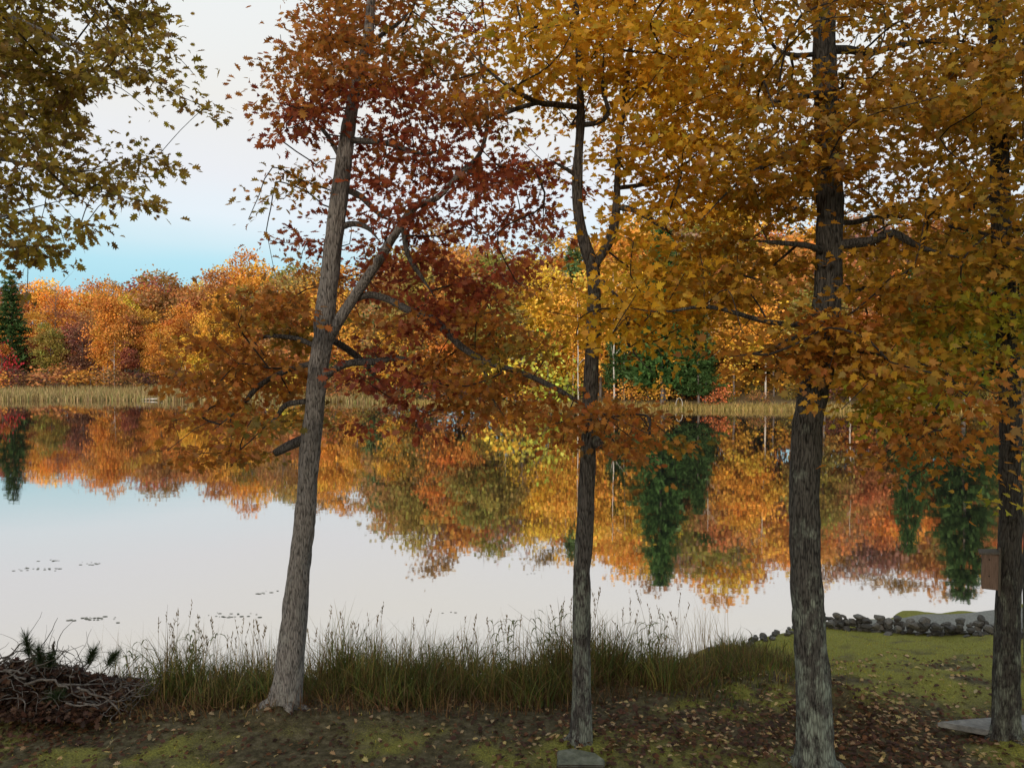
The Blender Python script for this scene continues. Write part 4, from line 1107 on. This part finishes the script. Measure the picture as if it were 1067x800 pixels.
# unseen trees added behind the viewpoint to keep low sun off the bank
rng = np.random.default_rng(21)
for i in range(18):
    x = -54+i*6.0+rng.uniform(-1, 1); y = -(16+7*(i % 3)+rng.uniform(-1, 1)); z = float(zground(np.array([x]), np.array([y]))[0])
    kind = 'pine' if i % 3 else 'broad'
    keys = [k for k in SPEC if k[0] == kind]; ck, tk, cz = SPEC[keys[i % len(keys)]]
    sc = rng.uniform(19, 24)/UNIT_H[kind]
    rt_ = thing(NAMES[kind], (x, y, z), 'tall unseen tree added behind the viewpoint to shade the near bank', 'tree', 'added shade trees behind the viewpoint')
    t_ = obj('trunk', tk, rt_); t_.scale = (sc, sc, sc)
    c_ = obj('crown', ck, rt_, (0, 0, cz*sc)); c_.scale = (sc, sc, sc); c_.color = (*srgb(*HUE['dark green' if kind == 'pine' else 'golden']), 1)

# ------------------------------------------------------------------ light
SUN_EL, SUN_AZ = R(12), R(200)      # azimuth clockwise from +Y: low, behind the camera and a little to the left
sd = Vector((math.sin(SUN_AZ)*math.cos(SUN_EL), math.cos(SUN_AZ)*math.cos(SUN_EL), math.sin(SUN_EL)))
sl = bpy.data.lights.new('sun', 'SUN'); sl.energy = 3.0; sl.angle = R(11); sl.color = (1, .86, .70)
so = bpy.data.objects.new('sun', sl); COL.objects.link(so); so.rotation_euler = sd.to_track_quat('Z', 'Y').to_euler()
w = bpy.data.worlds.new("World"); scene.world = w; w.use_nodes = True
nt = w.node_tree; nt.nodes.clear()
out = nt.nodes.new('ShaderNodeOutputWorld'); bg = N(nt, 'ShaderNodeBackground'); bg.inputs['Strength'].default_value = .1
sky = N(nt, 'ShaderNodeTexSky', sky_type='NISHITA'); sky.sun_disc = False; sky.sun_elevation = SUN_EL; sky.sun_rotation = SUN_AZ
tc = N(nt, 'ShaderNodeTexCoord'); sx = N(nt, 'ShaderNodeSeparateXYZ'); nt.links.new(tc.outputs['Generated'], sx.inputs[0])
nz = N(nt, 'ShaderNodeTexNoise', i_Scale=1.6, i_Detail=4.0); mp = N(nt, 'ShaderNodeMapping'); mp.inputs['Scale'].default_value = (1, 1, 3.5)
nt.links.new(tc.outputs['Generated'], mp.inputs[0]); nt.links.new(mp.outputs[0], nz.inputs['Vector'])
ma = N(nt, 'ShaderNodeMath', operation='MULTIPLY_ADD'); nt.links.new(nz.outputs[0], ma.inputs[0]); ma.inputs[1].default_value = .10; 
sub = N(nt, 'ShaderNodeMath', operation='SUBTRACT'); nt.links.new(sx.outputs[2], sub.inputs[0]); sub.inputs[1].default_value = .05
nt.links.new(sub.outputs[0], ma.inputs[2])
S = lambda r, g, b, k=1.0: tuple(v*10*k for v in srgb(r, g, b))
veil = ramp(nt, [(0.0, S(176, 206, 217)), (.085, S(158, 206, 222)), (.118, S(170, 212, 226)), (.142, S(192, 217, 227)), (.18, S(215, 224, 231)), (.225, S(228, 229, 233, .93)), (.30, S(240, 238, 233, .86)), (.43, S(243, 247, 247, .84)), (.58, S(240, 245, 248)), (1.0, S(212, 222, 232))])
nt.links.new(ma.outputs[0], veil.inputs[0])
mx = N(nt, 'ShaderNodeMix', data_type='RGBA'); mx.inputs[0].default_value = .9
nt.links.new(sky.outputs[0], mx.inputs[6]); nt.links.new(veil.outputs[0], mx.inputs[7])
nt.links.new(mx.outputs[2], bg.inputs['Color']); nt.links.new(bg.outputs[0], out.inputs[0])

vs = scene.view_settings
scene.display_settings.display_device = 'sRGB'
vs.view_transform = 'Standard'; vs.look = 'None'; vs.exposure = 0.32; vs.gamma = 1; vs.use_curve_mapping = False
scene.render.engine = 'CYCLES'
scene.render.resolution_x = 1024; scene.render.resolution_y = 767
scene.cycles.max_bounces = 6; scene.cycles.diffuse_bounces = 3; scene.cycles.transmission_bounces = 4; scene.cycles.glossy_bounces = 3
